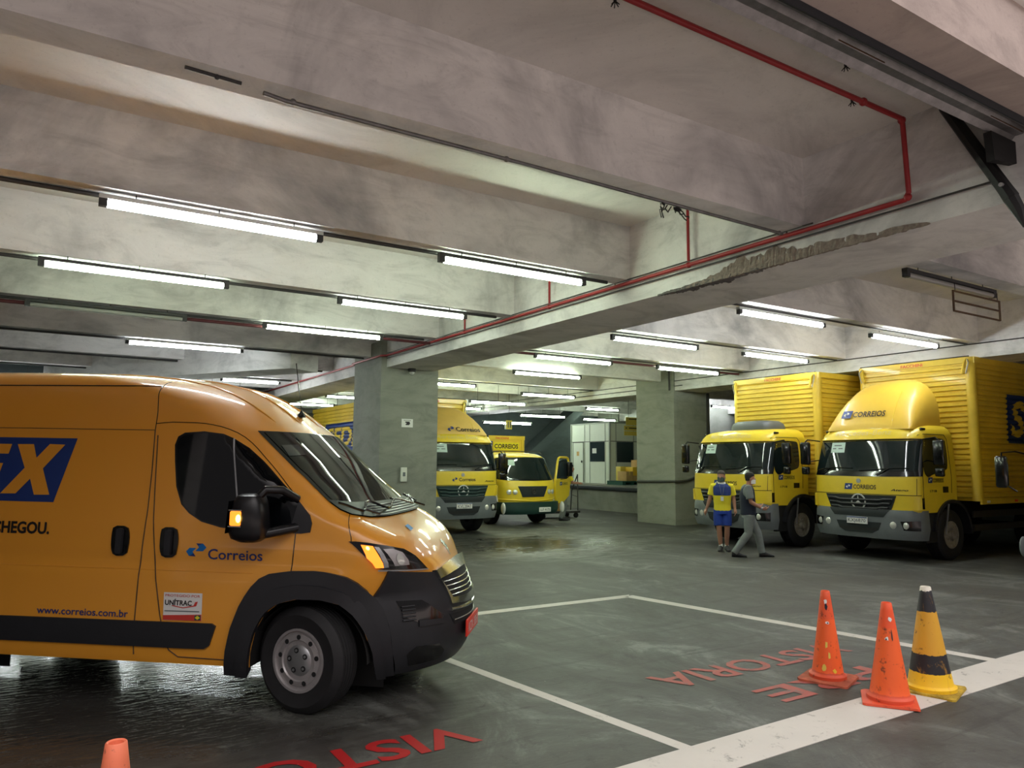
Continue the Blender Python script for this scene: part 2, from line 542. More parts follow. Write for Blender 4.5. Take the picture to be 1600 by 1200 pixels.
# ------------------------------------------------------------------ the building
def struct(name, mb, mat, label=None):
    return mb.build(name, mat, None, smooth=False, kind='structure', label=label)
struct('pavement', MB().box(-16, 36, -14, -1.2, -0.2, 0.02), 'pavement', 'unseen street pavement outside the entrance, made pale to bounce daylight in')  # out of view; kept pale so daylight bounces up onto the near beams
struct('floor', MB().box(-14, 34, -1.2, 46, -0.2, 0), 'floor_concrete', 'damp grey concrete garage floor')
struct('ceiling', MB().box(-14, 34, 2.2, 46, 4.93, 5.25), 'concrete_slab', 'flat concrete ceiling slab between the beams')
struct('wall_left', MB().box(-14.2, -14, 2.2, 46, 0, 5), 'concrete_wall')
struct('wall_right', MB().box(30, 30.2, 2.2, 46, 0, 5), 'concrete_wall')
struct('wall_back', MB().box(-14, 30.2, 42, 42.2, 0, 5), 'concrete_wall')
struct('door_lintel', MB().box(-14, 34, 2.24, 2.52, 4.4, 7.5), 'concrete_outer', 'concrete lintel over the vehicle entrance')
struct('facade_wall', MB().box(-14, -8, 2.24, 2.52, 0, 4.4), 'concrete', 'outer wall left of the entrance')
struct('facade_wall', MB().box(19, 34, 2.24, 2.52, 0, 4.4), 'concrete', 'outer wall right of the entrance')
GX = [(-3.75, -2.55), (6.53, 7.73), (15.6, 16.8), (24.7, 25.9)]
for i, (a, b) in enumerate(GX):
    struct('girder', MB().box(a, b, 2.52, 42, 3.89, 4.94), 'concrete', 'deep concrete girder running to the back of the garage')
ROWS = [4.72, 7.43, 10.32, 13.1, 16.35, 19.4, 22.3, 25.2, 28.1, 31.0, 34.0, 37.0, 40.0]
SP = [(-14, -3.75), (-2.55, 6.53), (7.73, 15.6), (16.8, 24.7), (25.9, 30)]
for y in ROWS:
    for a, b in SP:
        struct('ceiling_beam', MB().box(a - .01, b + .01, y, y + 0.28, 4.2, 4.94), 'concrete')
PIL = [(6.40, 7.83, 15.7, 17.4), (15.55, 16.88, 15.83, 17.45), (-3.85, -2.45, 15.7, 17.4), (24.6, 26.0, 15.8, 17.4), (-3.85, -2.45, 29, 30.6), (24.6, 26.0, 29, 30.6)]
for x0, x1, y0, y1 in PIL:
    struct('pillar', MB().box(x0, x1, y0, y1, 0, 4.5), 'concrete_pillar', 'square concrete pillar under the girder')
# spalled edge of the first girder: broken rim that wraps the lower corner
def edge_map(u, v):      # u along y, v: negative = under the girder, positive = up its face
    j = 0.012 * math.sin(u * 37) + 0.008 * math.sin(u * 91 + 2)
    return (6.53 - 0.002 + j * 0.3, u, 3.89 + v) if v > 0 else (6.53 - v, u, 3.89 - 0.002 + j * 0.2)
def ragged(u0, u1, lo, hi, seed, n=46):
    rn = random.Random(seed); top = []; bot = []
    n = 90
    ph = [rn.uniform(0, 6.28) for _ in range(8)]
    wob = lambda t, k: .5 + .25 * (math.sin(t * 19 + ph[k]) + .6 * math.sin(t * 43 + ph[k + 1]) + .45 * math.sin(t * 97 + ph[k + 2])) / 1.2 + .05 * rn.random()
    for i in range(n + 1):
        t = i / n; e = math.sin(PI * t) ** 0.6
        top.append((u0 + (u1 - u0) * t, 0.004 + hi * e * (0.5 + 0.9 * wob(t, 0))))
        bot.append((u0 + (u1 - u0) * t, -0.004 - lo * e * (0.4 + 1.0 * wob(t, 4))))
    return top, bot
def spall(u0, u1, lo, hi, seed, mat, nm):
    top, bot = ragged(u0, u1, lo, hi, seed)
    m = MB(); pts = []
    for (a, v1), (_, v0) in zip(top, bot):
        col = [edge_map(a, v1), edge_map(a, v1 * 0.5), (6.53 - 0.004, a, 3.886), edge_map(a, v0 * 0.5), edge_map(a, v0)]
        rn = random.Random(int(a * 1000) + seed)
        pts.append([Vector(c) + Vector((-rn.random() * 0.012 if k < 3 else 0, 0, -rn.random() * 0.012 if k > 1 else 0)) for k, c in enumerate(col)])
    fs = []
    for i in range(len(pts) - 1):
        for k in range(4):
            fs.append((i * 5 + k, (i + 1) * 5 + k, (i + 1) * 5 + k + 1, i * 5 + k + 1))
    m.add([p for c in pts for p in c], fs)
    return m.build(nm, mat, None, smooth=False, kind='structure', label='broken plaster along the lower edge of the girder')
spall(3.45, 6.4, 0.03, 0.09, 3, 'spall', 'spalled_edge')
spall(5.2, 6.9, 0.16, 0.03, 9, 'spall_dark', 'spalled_edge')
spall(4.5, 6.1, 0.05, 0.17, 21, 'spall', 'spalled_edge')
# dark back corner: low wall, ramp underside
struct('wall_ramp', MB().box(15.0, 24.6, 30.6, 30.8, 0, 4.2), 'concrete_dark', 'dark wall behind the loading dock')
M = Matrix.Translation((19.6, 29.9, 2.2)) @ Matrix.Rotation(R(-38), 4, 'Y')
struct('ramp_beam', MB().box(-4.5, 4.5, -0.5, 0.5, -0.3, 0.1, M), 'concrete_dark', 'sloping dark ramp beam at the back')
# left background: haunched strut, low dark slab of the neighbouring ramp
M = Matrix.Translation((2.6, 20.6, 4.1)) @ Matrix.Rotation(R(32), 4, 'Z')
struct('haunch_beam', MB().box(-0.45, 0.45, -4.5, 4.5, -0.28, 0.8, M), 'concrete')
struct('wall_far', MB().box(20.9, 30, 21.95, 22.1, 0, 4.2), 'concrete_wall', 'pale wall seen between the far pillar and the trucks')
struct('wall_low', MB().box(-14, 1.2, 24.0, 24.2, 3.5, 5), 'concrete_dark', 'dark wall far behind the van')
struct('wall_pale_added', MB().box(-14, 6.4, 24.3, 24.4, 0, 3.5), 'booth_white', 'added pale wall hidden behind the van, brightens the wet floor reflections')  # hidden wall added so the wet floor has something bright to reflect

# roller door guide, strut and bracket
t = thing('door_guide_rail', 'long dirty galvanised steel rail of the roller door under the lintel', 'rail', (0, 2.65, 4.42))
prof = [(-.13, .16), (-.13, .0), (-.10, -.03), (-.06, -.03), (-.05, .02), (.0, .03), (.03, .0), (.09, .0), (.13, -.04), (.135, .0), (.10, .05), (.10, .16)]
t_m = MB(); t_m.rings([[Vector((x, y, z)) for y, z in prof] for x in (-9, 14)]); t_m.build('channel', 'steel_rail', t, smooth=False)
t_m = MB(); t_m.box(-9, 14, -.128, -.115, -.075, -.02); t_m.build('rubber_seal', 'rubber_edge', t, smooth=False)
for x in (-1.0, 1.9, 4.1, 6.0, 8.2): MB().box(x, x + .5, .02, .10, .004, .03).build('patch_plate', 'steel_rust', t, smooth=False)
struct('ceiling_trim', MB().box(-14, 34, 2.52, 2.79, 4.57, 4.94), 'concrete', 'recess above the roller door rail')
t = thing('door_strut', 'black iron strut running down from the roller door rail to the girder end', 'strut', (6.42, 3.22, 4.84))
m = MB().tube([(0, 0, 0), (0.02, -.42, -.86), (.03, -.46, -.95)], [.05, .055, .06], 8); m.build('arm', 'black_iron', t)
m = MB().tube([(.03, -.45, -.93), (.04, -.50, -1.06), (.05, -.53, -1.2)], [.06, .05, .012], 8); m.build('foot', 'black_iron', t)
m = MB().tube([(-.05, -.42, -.84), (.08, -.42, -.84)], .018, 8); m.build('bolt', 'silver', t)
tag(MB().add([(6.14, 2.74, 4.37), (6.75, 2.74, 4.37), (6.75, 2.74, 4.22), (6.17, 2.74, 4.14), (6.14, 2.80, 4.37), (6.75, 2.80, 4.37), (6.75, 2.80, 4.22), (6.17, 2.80, 4.14)],
    [(0, 1, 2, 3), (7, 6, 5, 4), (0, 4, 5, 1), (1, 5, 6, 2), (2, 6, 7, 3), (3, 7, 4, 0)]).build('bracket_plate', 'black_iron', None, smooth=False), 'black iron bracket plate beside the door strut under the rail', 'bracket')
tag(MB().tube([(1.2, 3.05, 4.89), (5.0, 3.05, 4.89), (5.25, 3.0, 4.86), (6.35, 2.95, 4.80)], .035, 8).build('black_hose', 'black_iron', None), 'black hose under the ceiling beside the roller door rail', 'hose')

# ---- ceiling lights: housing, tube, end caps, hangers
LIGHTS = [  # x0, x1, y, z, kind, label
 (0.31, 2.37, 7.52, 4.08, 'tube_white', 'largest, nearest lit fluorescent tube, upper left under the second beam'),
 (3.73, 5.84, 7.52, 4.08, 'tube_green', 'lit tube under the second beam beside the girder with the red pipe'),
 (-.16, 2.00, 10.30, 4.08, 'tube_green', 'leftmost lit tube, under the third beam above the van cargo area'),
 (3.53, 5.66, 10.38, 4.08, 'tube_neutral', 'lit tube under the third beam left of the red pipe'),
 (3.12, 5.33, 13.05, 4.08, 'tube_green', 'lit tube under the fourth beam in line with a short red pipe'),
 (1.29, 3.53, 16.35, 4.08, 'tube_white', 'lit tube above the van roof with the bright beam over it'),
 (3.03, 5.30, 19.6, 4.08, 'tube_white', 'small lit tube above the van cab roof left of the near pillar'),
 (4.25, 5.95, 22.45, 4.08, 'tube_white', 'tiny lit tube just above the van roof line, farthest on the left'),
 (8.35, 10.3, 30.3, 4.08, 'tube_green', 'lit tube seen below the girder above the van aerial'),
 (8.50, 10.65, 26.0, 4.08, 'tube_green', 'short stretch of lit tube just left of the near pillar'),
 (8.95, 11.2, 19.85, 4.08, 'tube_green', 'lit tube just right of the near pillar'),
 (10.2, 12.4, 16.15, 4.08, 'tube_green', 'lit tube below and left of the tube with a red pipe at its end'),
 (9.01, 11.2, 13.4, 4.08, 'tube_green', 'lit tube in line with the red pipe right of the near pillar'),
 (8.85, 11.1, 10.6, 4.08, 'tube_neutral', 'lit tube below the spalled girder edge, third beam of the middle bay'),
 (8.89, 11.0, 7.65, 4.08, 'tube_white', 'lit tube directly right of the dark spalled patch of the girder'),
 (12.5, 14.75, 7.78, 4.08, 'tube_white', 'rightmost lit tube, above the trucks with yellow roof fairing'),
 (12.42, 14.6, 10.6, 4.08, 'tube_white', 'lit tube above the truck with the roof air conditioner'),
 (12.53, 14.7, 13.32, 4.08, 'tube_green', 'lit tube right of a red pipe above the far pillar'),
 (11.1, 13.2, 20.1, 3.63, 'tube_green', 'lit tube above the small truck, hanging below its neighbours'),
 (12.8, 14.95, 19.8, 3.93, 'tube_green', 'lit tube left of the far pillar above the small truck windscreen'),
 (19.55, 21.4, 25.15, 4.08, 'tube_green', 'upper of the two lit tubes over the white booth'),
 (22.2, 24.3, 28.8, 3.89, 'tube_green', 'lower of the two lit tubes over the white booth'),
 (17.0, 19.4, 26.4, 3.76, 'tube_green', 'lit tube left of the white booth near the dark wall'),
 (15.5, 17.95, 26.9, 3.43, 'tube_white', 'lit tube behind the small hanging yellow sign'),
 (13.7, 15.5, 27.0, 3.98, 'tube_green', 'small lit tube beside the roof fairing of the truck by the near pillar'),
 (22.9, 25.1, 21.2, 4.08, 'tube_white', 'lit tube seen between the far pillar and the truck with the air conditioner'),
 (-2.3, -.1, 23.4, 3.0, 'tube_white', 'added lit tube low before the pale wall, hidden behind the van rear'),  # this and the next two: unseen tubes added for reflections under the van
 (.4, 2.6, 23.4, 3.0, 'tube_white', 'added lit tube low before the pale wall, hidden behind the van door'),
 (3.1, 5.3, 23.4, 3.0, 'tube_white', 'added lit tube low before the pale wall, hidden behind the van cab'),
 (8.78, 10.95, 4.98, 4.08, None, 'unlit dark tube fitting at the upper right above the rusty frame'),
 (-.33, 1.92, 13.15, 4.08, None, 'unlit grey tube fitting on the left below the leftmost lit tube'),
]
FIX = {}
def make_light(x0, x1, y, z, kind, label):
    L = x1 - x0
    t = thing('ceiling_light', label, 'light', (x0, y, z), group='ceiling tube lights')
    MB().box(0.0, L, -.035, .035, .035, .075).build('housing', 'fixture_white' if kind == 'tube_white' else 'fixture_dark', t, smooth=False)
    MB().tube([(0.07, 0, -.004), (L - .07, 0, -.004)], 0.036, 10).build('lamp_tube', kind or 'tube_off', t)  # radius widened to build the glow round lit tubes into the shape
    for a, b in ((0, .07), (L - .07, L)):
        MB().box(a, b, -.033, .033, -.033, .045).build('end_cap', 'fixture_dark', t, smooth=False)
    for a in (.3, L / 2, L - .3):
        MB().tube([(a, 0, .07), (a, 0.0, 4.2 - z if y < 30 else .3)], .006, 6).build('hanger', 'dark_pipe', t)
for l in LIGHTS: make_light(*l)

# ---- conduits and pipes
def pipe(nm, pts, r, mat, label, cat='pipe', group=None, n=8):
    return tag(MB().tube(pts, r, n).build(nm, mat, None), label, cat, group)
def run(pts, r, mat, clamps, nm, label, cat='pipe'):
    t = thing(nm, label, cat, pts[0])
    o = Vector(pts[0])
    MB().tube([Vector(p) - o for p in pts], r, 10).build('tube', mat, t)
    for c in clamps:
        c = Vector(c) - o
        MB().ell(c, (r * 1.5, r * 1.5, r * 1.5), 10, 6).build('coupling', mat, t)
    return t
run([(-6, 3.57, 4.86), (6.34, 3.57, 4.86), (6.40, 3.58, 4.82), (6.46, 3.59, 4.2), (6.46, 3.63, 4.14), (6.46, 3.75, 4.14), (6.46, 15.55, 4.14), (6.36, 15.66, 4.14), (6.36, 17.44, 4.14), (6.46, 17.55, 4.14), (6.46, 41, 4.14)], .024, 'red_pipe',
    [(5.79, 3.57, 4.86), (6.38, 3.575, 4.85), (6.46, 3.60, 4.16), (6.46, 6.29, 4.14), (6.46, 9.2, 4.14), (6.46, 11.9, 4.14)], 'fire_pipe', 'long red fire pipe on the ceiling that drops and follows the girder', 'pipe')
for y, l in ((6.29, 'tallest red riser from the fire pipe, between the first two beams'), (9.2, 'short red riser from the fire pipe right of a lit tube'), (11.9, 'small red riser from the fire pipe beside the fourth beam')):
    z1 = 4.92
    t = pipe('pipe_riser', [(6.46, y, 4.185), (6.46, y, z1)], .018, 'red_pipe', l, 'pipe', 'red risers')
pipe('cross_pipe', [(-2.5, 13.22, 4.10), (6.40, 13.22, 4.10)], .028, 'dark_red_pipe', 'dark red cross pipe below the fourth beam left of the girder')
pipe('cross_pipe', [(7.73, 13.42, 4.13), (15.55, 13.42, 4.13)], .028, 'dark_red_pipe', 'dark red cross pipe between two lit tubes in the middle bay')
pipe('girder_conduit', [(6.49, 2.9, 4.085), (6.49, 15.6, 4.085)], .010, 'dark_pipe', 'thin conduit just below the red fire pipe on the girder', 'conduit')
pipe('girder_conduit', [(6.49, 4.6, 4.2), (6.49, 15.6, 4.2)], .008, 'dark_pipe', 'thin conduit just above the red fire pipe on the girder', 'conduit')
BL = ['on the underside of the second beam', 'on the underside of the third beam', 'on the underside of the fourth beam', 'on the underside of the fifth beam', 'on the underside of the sixth beam', 'on the underside of the seventh beam']
for y, l in zip(ROWS[1:7], BL):
    pipe('beam_conduit', [(-2.5, y + .2, 4.175), (6.30, y + .2, 4.175)], .022, 'dark_pipe', 'dark conduit ' + l + ', left bay', 'conduit', 'beam conduits')
    if y < 22 and abs(y - 16.35) > 1: pipe('beam_conduit', [(7.8, y + .2, 4.178), (15.55, y + .2, 4.178)], .016, 'dark_pipe', 'dark conduit ' + l + ', middle bay', 'conduit', 'beam conduits')
run([(1.10, 4.84, 4.17), (1.25, 4.86, 4.165), (3.02, 4.87, 4.165), (4.8, 4.90, 4.165), (6.40, 4.90, 4.15)], .016, 'steel_rail', [(1.3, 4.86, 4.17), (3.0, 4.87, 4.165), (6.35, 4.90, 4.15)], 'old_conduit', 'long old conduit under the nearest beam ending at the girder', 'conduit')
run([(0.61, 4.78, 4.175), (0.95, 4.80, 4.175)], .012, 'dark_pipe', [(.8, 4.79, 4.17)], 'old_conduit', 'short broken length of conduit under the nearest beam', 'conduit')
m = MB(); rn = random.Random(4)
for k in range(7):
    p = [Vector((4.72 + rn.random() * .22, 4.9, 4.14))]
    for q in range(4): p.append(p[-1] + Vector((rn.uniform(-.06, .06), rn.uniform(-.03, .03), rn.uniform(-.07, .03))))
    m.tube(p, .006, 5)
m.ell((4.90, 4.9, 4.125), (.05, .02, .022))
tag(m.build('cable_tangle', 'black_iron', None), 'tangle of loose black cables hanging from the conduit of the nearest beam', 'cable')
pipe('hanger_rod', [(6.50, 4.92, 4.17), (6.50, 4.92, 4.36)], .008, 'dark_pipe', 'short thin rod standing on the red pipe at the nearest beam', 'rod')
pipe('hanger_rod', [(6.50, 7.7, 4.14), (6.50, 7.7, 4.36)], .008, 'dark_pipe', 'short thin rod standing on the red pipe at the second beam', 'rod')
for (x, y), l in zip([(0, 6.17), (2.96, 6.27), (5.17, 3.32), (3.11, 3.66), (5.74, 3.64)], ['far left between the first two beams', 'between the first two beams left of the cable tangle', 'on the bare slab right of the long red pipe', 'at the top edge where the red pipe starts', 'hanging from the red pipe before its bend']):
    t = thing('sprinkler_head', 'small dark sprinkler head ' + l, 'sprinkler', (x, y, 4.93), group='sprinkler heads')
    MB().tube([(0, 0, 0), (0, 0, -.05)], .012, 8).build('stem', 'dark_pipe', t)
    mm = MB()
    for a in range(6): mm.tube([(0, 0, -.05), (.03 * math.cos(a * PI / 3), .03 * math.sin(a * PI / 3), -.085)], .004, 5)
    mm.build('deflector', 'black_iron', t)
# rusty hanging frame
t = thing('rusty_frame', 'empty rusty steel sign frame hanging below the unlit fitting', 'frame', (9.72, 4.9, 3.72))
MB().box(-.01, .01, -.01, .01, 0, .27).build('side_bar', 'steel_rust', t, smooth=False)
MB().box(1.17, 1.19, -.01, .01, 0, .27).build('side_bar', 'steel_rust', t, smooth=False)
for z in (0, .13, .26): MB().box(0, 1.18, -.012, .012, z - .009, z + .009).build('cross_bar', 'steel_rust', t, smooth=False)
for x in (.05, 1.13): MB().tube([(x, 0, .26), (x, 0, .37)], .006, 6).build('hook', 'dark_pipe', t)
# things on the near pillar
t = thing('dome_camera', 'small dark dome camera under the girder on the near pillar', 'camera', (7.10, 15.58, 3.89))
MB().lathe([(.09, 0), (.09, -.06), (.07, -.08)], 20).build('camera_base', 'fixture_dark', t)
MB().lathe([(.065, -.07), (.06, -.11), (.035, -.14), (.005, -.15)], 20).build('dome', 'lamp_glass', t)
t = thing('wall_notice', 'small white notice on the near pillar', 'notice', (7.06, 15.695, 2.65))
MB().box(-.14, .14, -.004, 0, -.10, .09).build('sheet', 'white', t, smooth=False)
m = MB()
for q, (a, b, c, d) in enumerate([(-.09, .09, .05, .06), (-.05, .06, .0, .03), (-.04, .05, -.05, -.02), (-.02, .07, -.03, .0)]): m.box(a, b, -.006, -.003, c, d)
m.build('dark_marks', 'black_ink', t, smooth=False)
t = thing('switch_box', 'tall white switch box on the near pillar below the notice', 'switch', (6.98, 15.69, 1.48))
MB().box(-.075, .075, -.06, 0, -.16, .16, bev=.01).build('box_body', 'switch_white', t)
MB().box(-.03, .03, -.07, -.058, -.04, .05).build('switch_plate', 'grey_plastic', t, smooth=False)
# far pillar
tag(MB().tube([(15.52, 17.4, 1.22), (15.52, 15.80, 1.26), (15.60, 15.78, 1.25), (16.0, 15.79, 1.28), (16.3, 15.79, 1.36), (16.9, 15.79, 1.38)], .035, 8).build('pillar_cable', 'cable', None), 'dark cable band wrapped round the far pillar at chest height', 'cable')
pipe('wall_pipe', [(16.99, 15.87, 0), (16.99, 15.87, 3.89)], .05, 'cable', 'vertical dark pipe on the right edge of the far pillar')
tag(MB().tube([(16.5, 15.78, 2.3), (16.55, 15.75, 2.15), (16.75, 15.72, 2.12), (16.85, 15.74, 2.25), (16.78, 15.76, 2.55)], .025, 8).build('cable_loop', 'cable', None), 'loop of loose dark cable on the far pillar by the truck mirror', 'cable')
pipe('girder_conduit', [(15.57, 2.6, 4.17), (15.57, 15.7, 4.17), (15.57, 41, 4.17)], .012, 'dark_pipe', 'thin conduit along the upper face of the far girder', 'conduit')
pipe('girder_conduit', [(15.57, 15.5, 4.02), (15.57, 41, 4.02)], .012, 'dark_pipe', 'lower thin conduit on the far girder past the pillar', 'conduit')
pipe('wall_conduit', [(15.54, 16.0, 3.9), (15.54, 16.0, 4.5)], .03, 'cable', 'short vertical conduit at the head of the far pillar', 'conduit')

# ---- floor paint
def strip(nm, a, b, c, d, mat, label, z=0.002):
    m = MB(); vs = [(*p, z) for p in (a, b, c, d)] + [(*p, -.01) for p in (a, b, c, d)]
    m.add(vs, [(0, 1, 2, 3), (0, 4, 5, 1), (1, 5, 6, 2), (2, 6, 7, 3), (3, 7, 4, 0)])
    return tag(m.build(nm, mat, None, smooth=False), label, 'floor marking')
strip('floor_line', (2.4, 3.13), (9.6, 3.22), (9.6, 3.64), (2.4, 3.50), 'white_floor_paint', 'broad white line across the entrance under the cones', z=.004)
strip('floor_line', (3.47, 3.50), (3.57, 3.50), (3.16, 6.95), (3.06, 6.95), 'white_floor_paint', 'narrow white line from the van nose to the broad line')
strip('floor_line', (7.40, 3.56), (7.54, 3.56), (6.85, 7.80), (6.67, 7.80), 'white_floor_paint', 'narrow white line behind the cones')
strip('floor_line', (3.6, 7.72), (6.68, 7.70), (6.84, 7.86), (3.6, 7.88), 'white_floor_paint', 'short white line at the far side of the marked bay')
def floor_text(s, rect, mat, label, rot=0.0, bold=0.0):
    # the lettering is upside down for the viewer: rect is in floor metres, text runs from high x to low x
    x0, y0, x1, y1 = rect
    bm = fit(text_bm(s, bold), 0, 0, x1 - x0, y1 - y0)
    for v in bm.verts:
        v.co = Vector((x1 - v.co.x, y1 - v.co.y, 0.004))
    me = bpy.data.meshes.new('floor_lettering'); bm.to_mesh(me); bm.free()
    tag(link('floor_lettering', me, mat, None, False), label, 'floor marking')
floor_text('VISTORIA', (4.33, 4.45, 6.66, 4.80), 'red_floor_paint', 'faded red VISTORIA lettering behind the orange cones', bold=0.015)
floor_text('PRE', (4.80, 3.78, 6.22, 4.10), 'red_floor_paint', 'faded red lettering under the orange cones, nearest row', bold=0.015)
floor_text('VISTORIA', (0.25, 4.28, 2.50, 4.62), 'red_floor_paint_wet', 'bright red lettering on the wet floor by the van wheel', bold=0.02)
# ------------------------------------------------------------------ curved body surfaces
def tab(t, z):
    if z <= t[0][0]: return t[0][1]
    for a, b in zip(t, t[1:]):
        if z <= b[0]: return a[1] + (b[1] - a[1]) * (z - a[0]) / (b[0] - a[0])
    return t[-1][1]
class Surf:
    """horizontal slices: straight flanks, then a rounded nose; q<0 on the flank (metres), 0..1 round the corner to the centre, 1..2 mirrored"""
    def __init__(s, xf, w, r, n): s.xf, s.w, s.r, s.n = xf, w, r, n
    def par(s, z): return tab(s.xf, z), tab(s.w, z), tab(s.r, z), tab(s.n, z)
    def Y(s, x, z):
        xf, w, r, n = s.par(z); u = (x - xf + r) / r
        return w if u <= 0 else (0.0 if u >= 1 else w * (1 - u ** n) ** (1 / n))
    def X(s, y, z):
        xf, w, r, n = s.par(z); v = min(1, abs(y) / w)
        return xf - r + r * (1 - v ** n) ** (1 / n)
    def P(s, q, z):
        sg = -1.0
        if q > 1: q = 2 - q; sg = 1.0
        xf, w, r, n = s.par(z)
        if q <= 0: return (xf - r + q, sg * w, z)
        a = q * PI / 2
        return (xf - r + r * math.sin(a) ** (2 / n), sg * w * max(0.0, math.cos(a)) ** (2 / n), z)
    def q(s, x, z):
        xf, w, r, n = s.par(z); u = (x - xf + r) / r
        return u * r if u <= 0 else math.asin(min(1, u) ** (n / 2)) / (PI / 2)
    def qy(s, y, z):
        xf, w, r, n = s.par(z)
        return math.acos(min(1, abs(y) / w) ** (n / 2)) / (PI / 2)
    def near(s, x, z): return (x, -s.Y(x, z), z)
    def far(s, u, z): return (-u, s.Y(-u, z), z)
    def front(s, y, z): return (s.X(y, z), y, z)
    def body(s, z0, z1, xr, nz=60, nf=14, nc=22, zs=None):
        m = MB(); rs = []
        zs = zs or [z0 + (z1 - z0) * i / nz for i in range(nz + 1)]
        for z in zs:
            xf, w, r, n = s.par(z); ring = []
            for i in range(nf): ring.append((xr + (xf - r - xr) * i / nf, -w, z))
            for k in range(2 * nc + 1): ring.append(s.P(k / nc, z))
            for i in range(nf - 1, -1, -1): ring.append((xr + (xf - r - xr) * i / nf, w, z))
            rs.append(ring)
        m.rings(rs)
        return m

# ------------------------------------------------------------------ wheels
def wheel(parent, c, rad, wid, rim, side, steer=0.0, style='van', n=44, detail=True):
    """part 'wheel' = tyre, with sub-parts; side=-1 is the -y flank"""
    M = Matrix.Translation(c) @ Matrix.Rotation(steer, 4, 'Z') @ Matrix.Rotation(R(90) * (1 if side < 0 else -1), 4, 'X')
    w = wid / 2
    # local z = outward
    m = MB()
    g = .010
    prof = [(rim, -w), (rim + .02, -w - .0), (rad * .86, -w - .012), (rad - .02, -w + .01), (rad, -w + .03)]
    k = 5
    for i in range(k):
        a = -w + .035 + (2 * w - .07) * (i + .30) / k; b = a + (2 * w - .07) / k * .28
        prof += [(rad, a), (rad - g, a + .003), (rad - g, b - .003), (rad, b)]
    prof += [(rad, w - .03), (rad - .02, w - .01), (rad * .86, w + .012), (rim + .03, w), (rim + .005, w - .004), (rim, w - .015), (rim, -w)]
    m.lathe(prof, n, M, cap=False)
    ty = m.build('wheel', 'rubber', parent)
    m = MB()
    if style == 'van':
        m.lathe([(rim + .004, w - .012), (rim + .004, w + .004), (rim - .012, w + .004), (rim - .022, w - .03), (rim * .84, w - .045), (rim * .82, w - .008), (rim * .66, w - .002), (rim * .60, w - .02), (rim * .56, w - .035), (.02, w - .035)], n, M, cap=True)
        m.build('rim', 'rim_grey', ty)
        m = MB()
        m.lathe([(rim * .50, w - .036), (rim * .50, w - .012), (rim * .44, w - .002), (rim * .2, w + .004), (.004, w + .004)], 30, M)
        m.build('hub_cap', 'silver', ty)
        for i in range(9):
            a = 2 * PI * i / 9 + .2
            q = M @ Matrix.Translation((rim * .74 * math.cos(a), rim * .74 * math.sin(a), w - .006))
            MB().lathe([(.017, 0), (.017, .004), (.001, .0045)], 14, q).build('rim_hole', 'grille_black', ty)
        for i in range(5):
            a = 2 * PI * i / 5 + .5
            q = M @ Matrix.Translation((rim * .33 * math.cos(a), rim * .33 * math.sin(a), w + .0))
            MB().lathe([(.019, 0), (.019, .005), (.001, .0055)], 14, q).build('nut_recess', 'grille_black', ty)
            q = M @ Matrix.Translation((rim * .33 * math.cos(a), rim * .33 * math.sin(a), w + .004))
            MB().lathe([(.010, 0), (.010, .006), (.001, .007)], 6, q).build('wheel_nut', 'silver', ty)
    else:
        m.lathe([(rim + .004, w - .012), (rim + .004, w + .002), (rim - .02, w), (rim - .03, w - .05), (rim * .8, w - .09), (rim * .62, w - .05), (rim * .56, w - .02), (rim * .34, w - .015), (rim * .32, w + .05), (rim * .2, w + .07), (.003, w + .07)], n, M)
        m.build('rim', 'rim_dirty', ty)
        if not detail: return ty
        for i in range(8):
            a = 2 * PI * i / 8
            q = M @ Matrix.Translation((rim * .72 * math.cos(a), rim * .72 * math.sin(a), w - .075))
            MB().lathe([(.028, 0), (.028, .018), (.001, .019)], 10, q).build('rim_hole', 'grille_black', ty)
        for i in range(10):
            a = 2 * PI * i / 10
            q = M @ Matrix.Translation((rim * .46 * math.cos(a), rim * .46 * math.sin(a), w - .02))
            MB().lathe([(.014, 0), (.014, .03), (.001, .031)], 6, q).build('wheel_nut', 'rim_dirty', ty)
    return ty

# ------------------------------------------------------------------ the delivery van
VS = Surf(
 [(.2,.85),(.26,.925),(.33,.965),(.40,.99),(.50,1.0),(.60,1.0),(.71,.985),(.81,.955),(.91,.90),(1.0,.84),(1.1,.775),(1.19,.69),(1.25,.60),(1.31,.49),(1.38,.375),(1.45,.285),(1.47,.265),(1.71,0.),(1.97,-.295),(2.03,-.37),(2.12,-.49),(2.2,-.60),(2.28,-.73),(2.34,-.87),(2.39,-1.06),(2.42,-1.25),(2.44,-1.5),(2.45,-1.9)],
 [(.2,.94),(.26,.98),(.33,1.0),(.45,1.015),(.6,1.02),(.9,1.02),(1.02,1.005),(1.1,1.01),(1.3,1.005),(1.5,.985),(1.97,.935),(2.1,.915),(2.25,.885),(2.32,.86),(2.37,.82),(2.4,.77),(2.42,.71),(2.44,.58),(2.45,.4)],
 [(.3,.95),(.81,.95),(.91,.8),(1.05,.6),(1.3,.42),(1.47,.5),(1.7,.55),(2.0,.5),(2.2,.6),(2.3,.75),(2.42,1.0)],
 [(.3,2.0),(.81,2.0),(.91,2.2),(1.05,2.8),(1.3,3.5),(1.47,2.8),(1.7,2.4),(2.45,2.2)])
RK = R(0.75)
VH = R(57.8 - 90 - 6.5)
van = thing('delivery_van', 'orange-yellow panel van with blue lettering and black bumper parked at the left', 'van', (2.274, 6.145, 0), VH, ry=RK)
zs = [.30 + i * (2.30 - .30) / 62 for i in range(63)] + [2.32, 2.34, 2.36, 2.38, 2.40, 2.415, 2.43, 2.44, 2.446, 2.45]
me = VS.body(0, 0, -4.0, zs=zs, nf=24, nc=26).mesh('body')
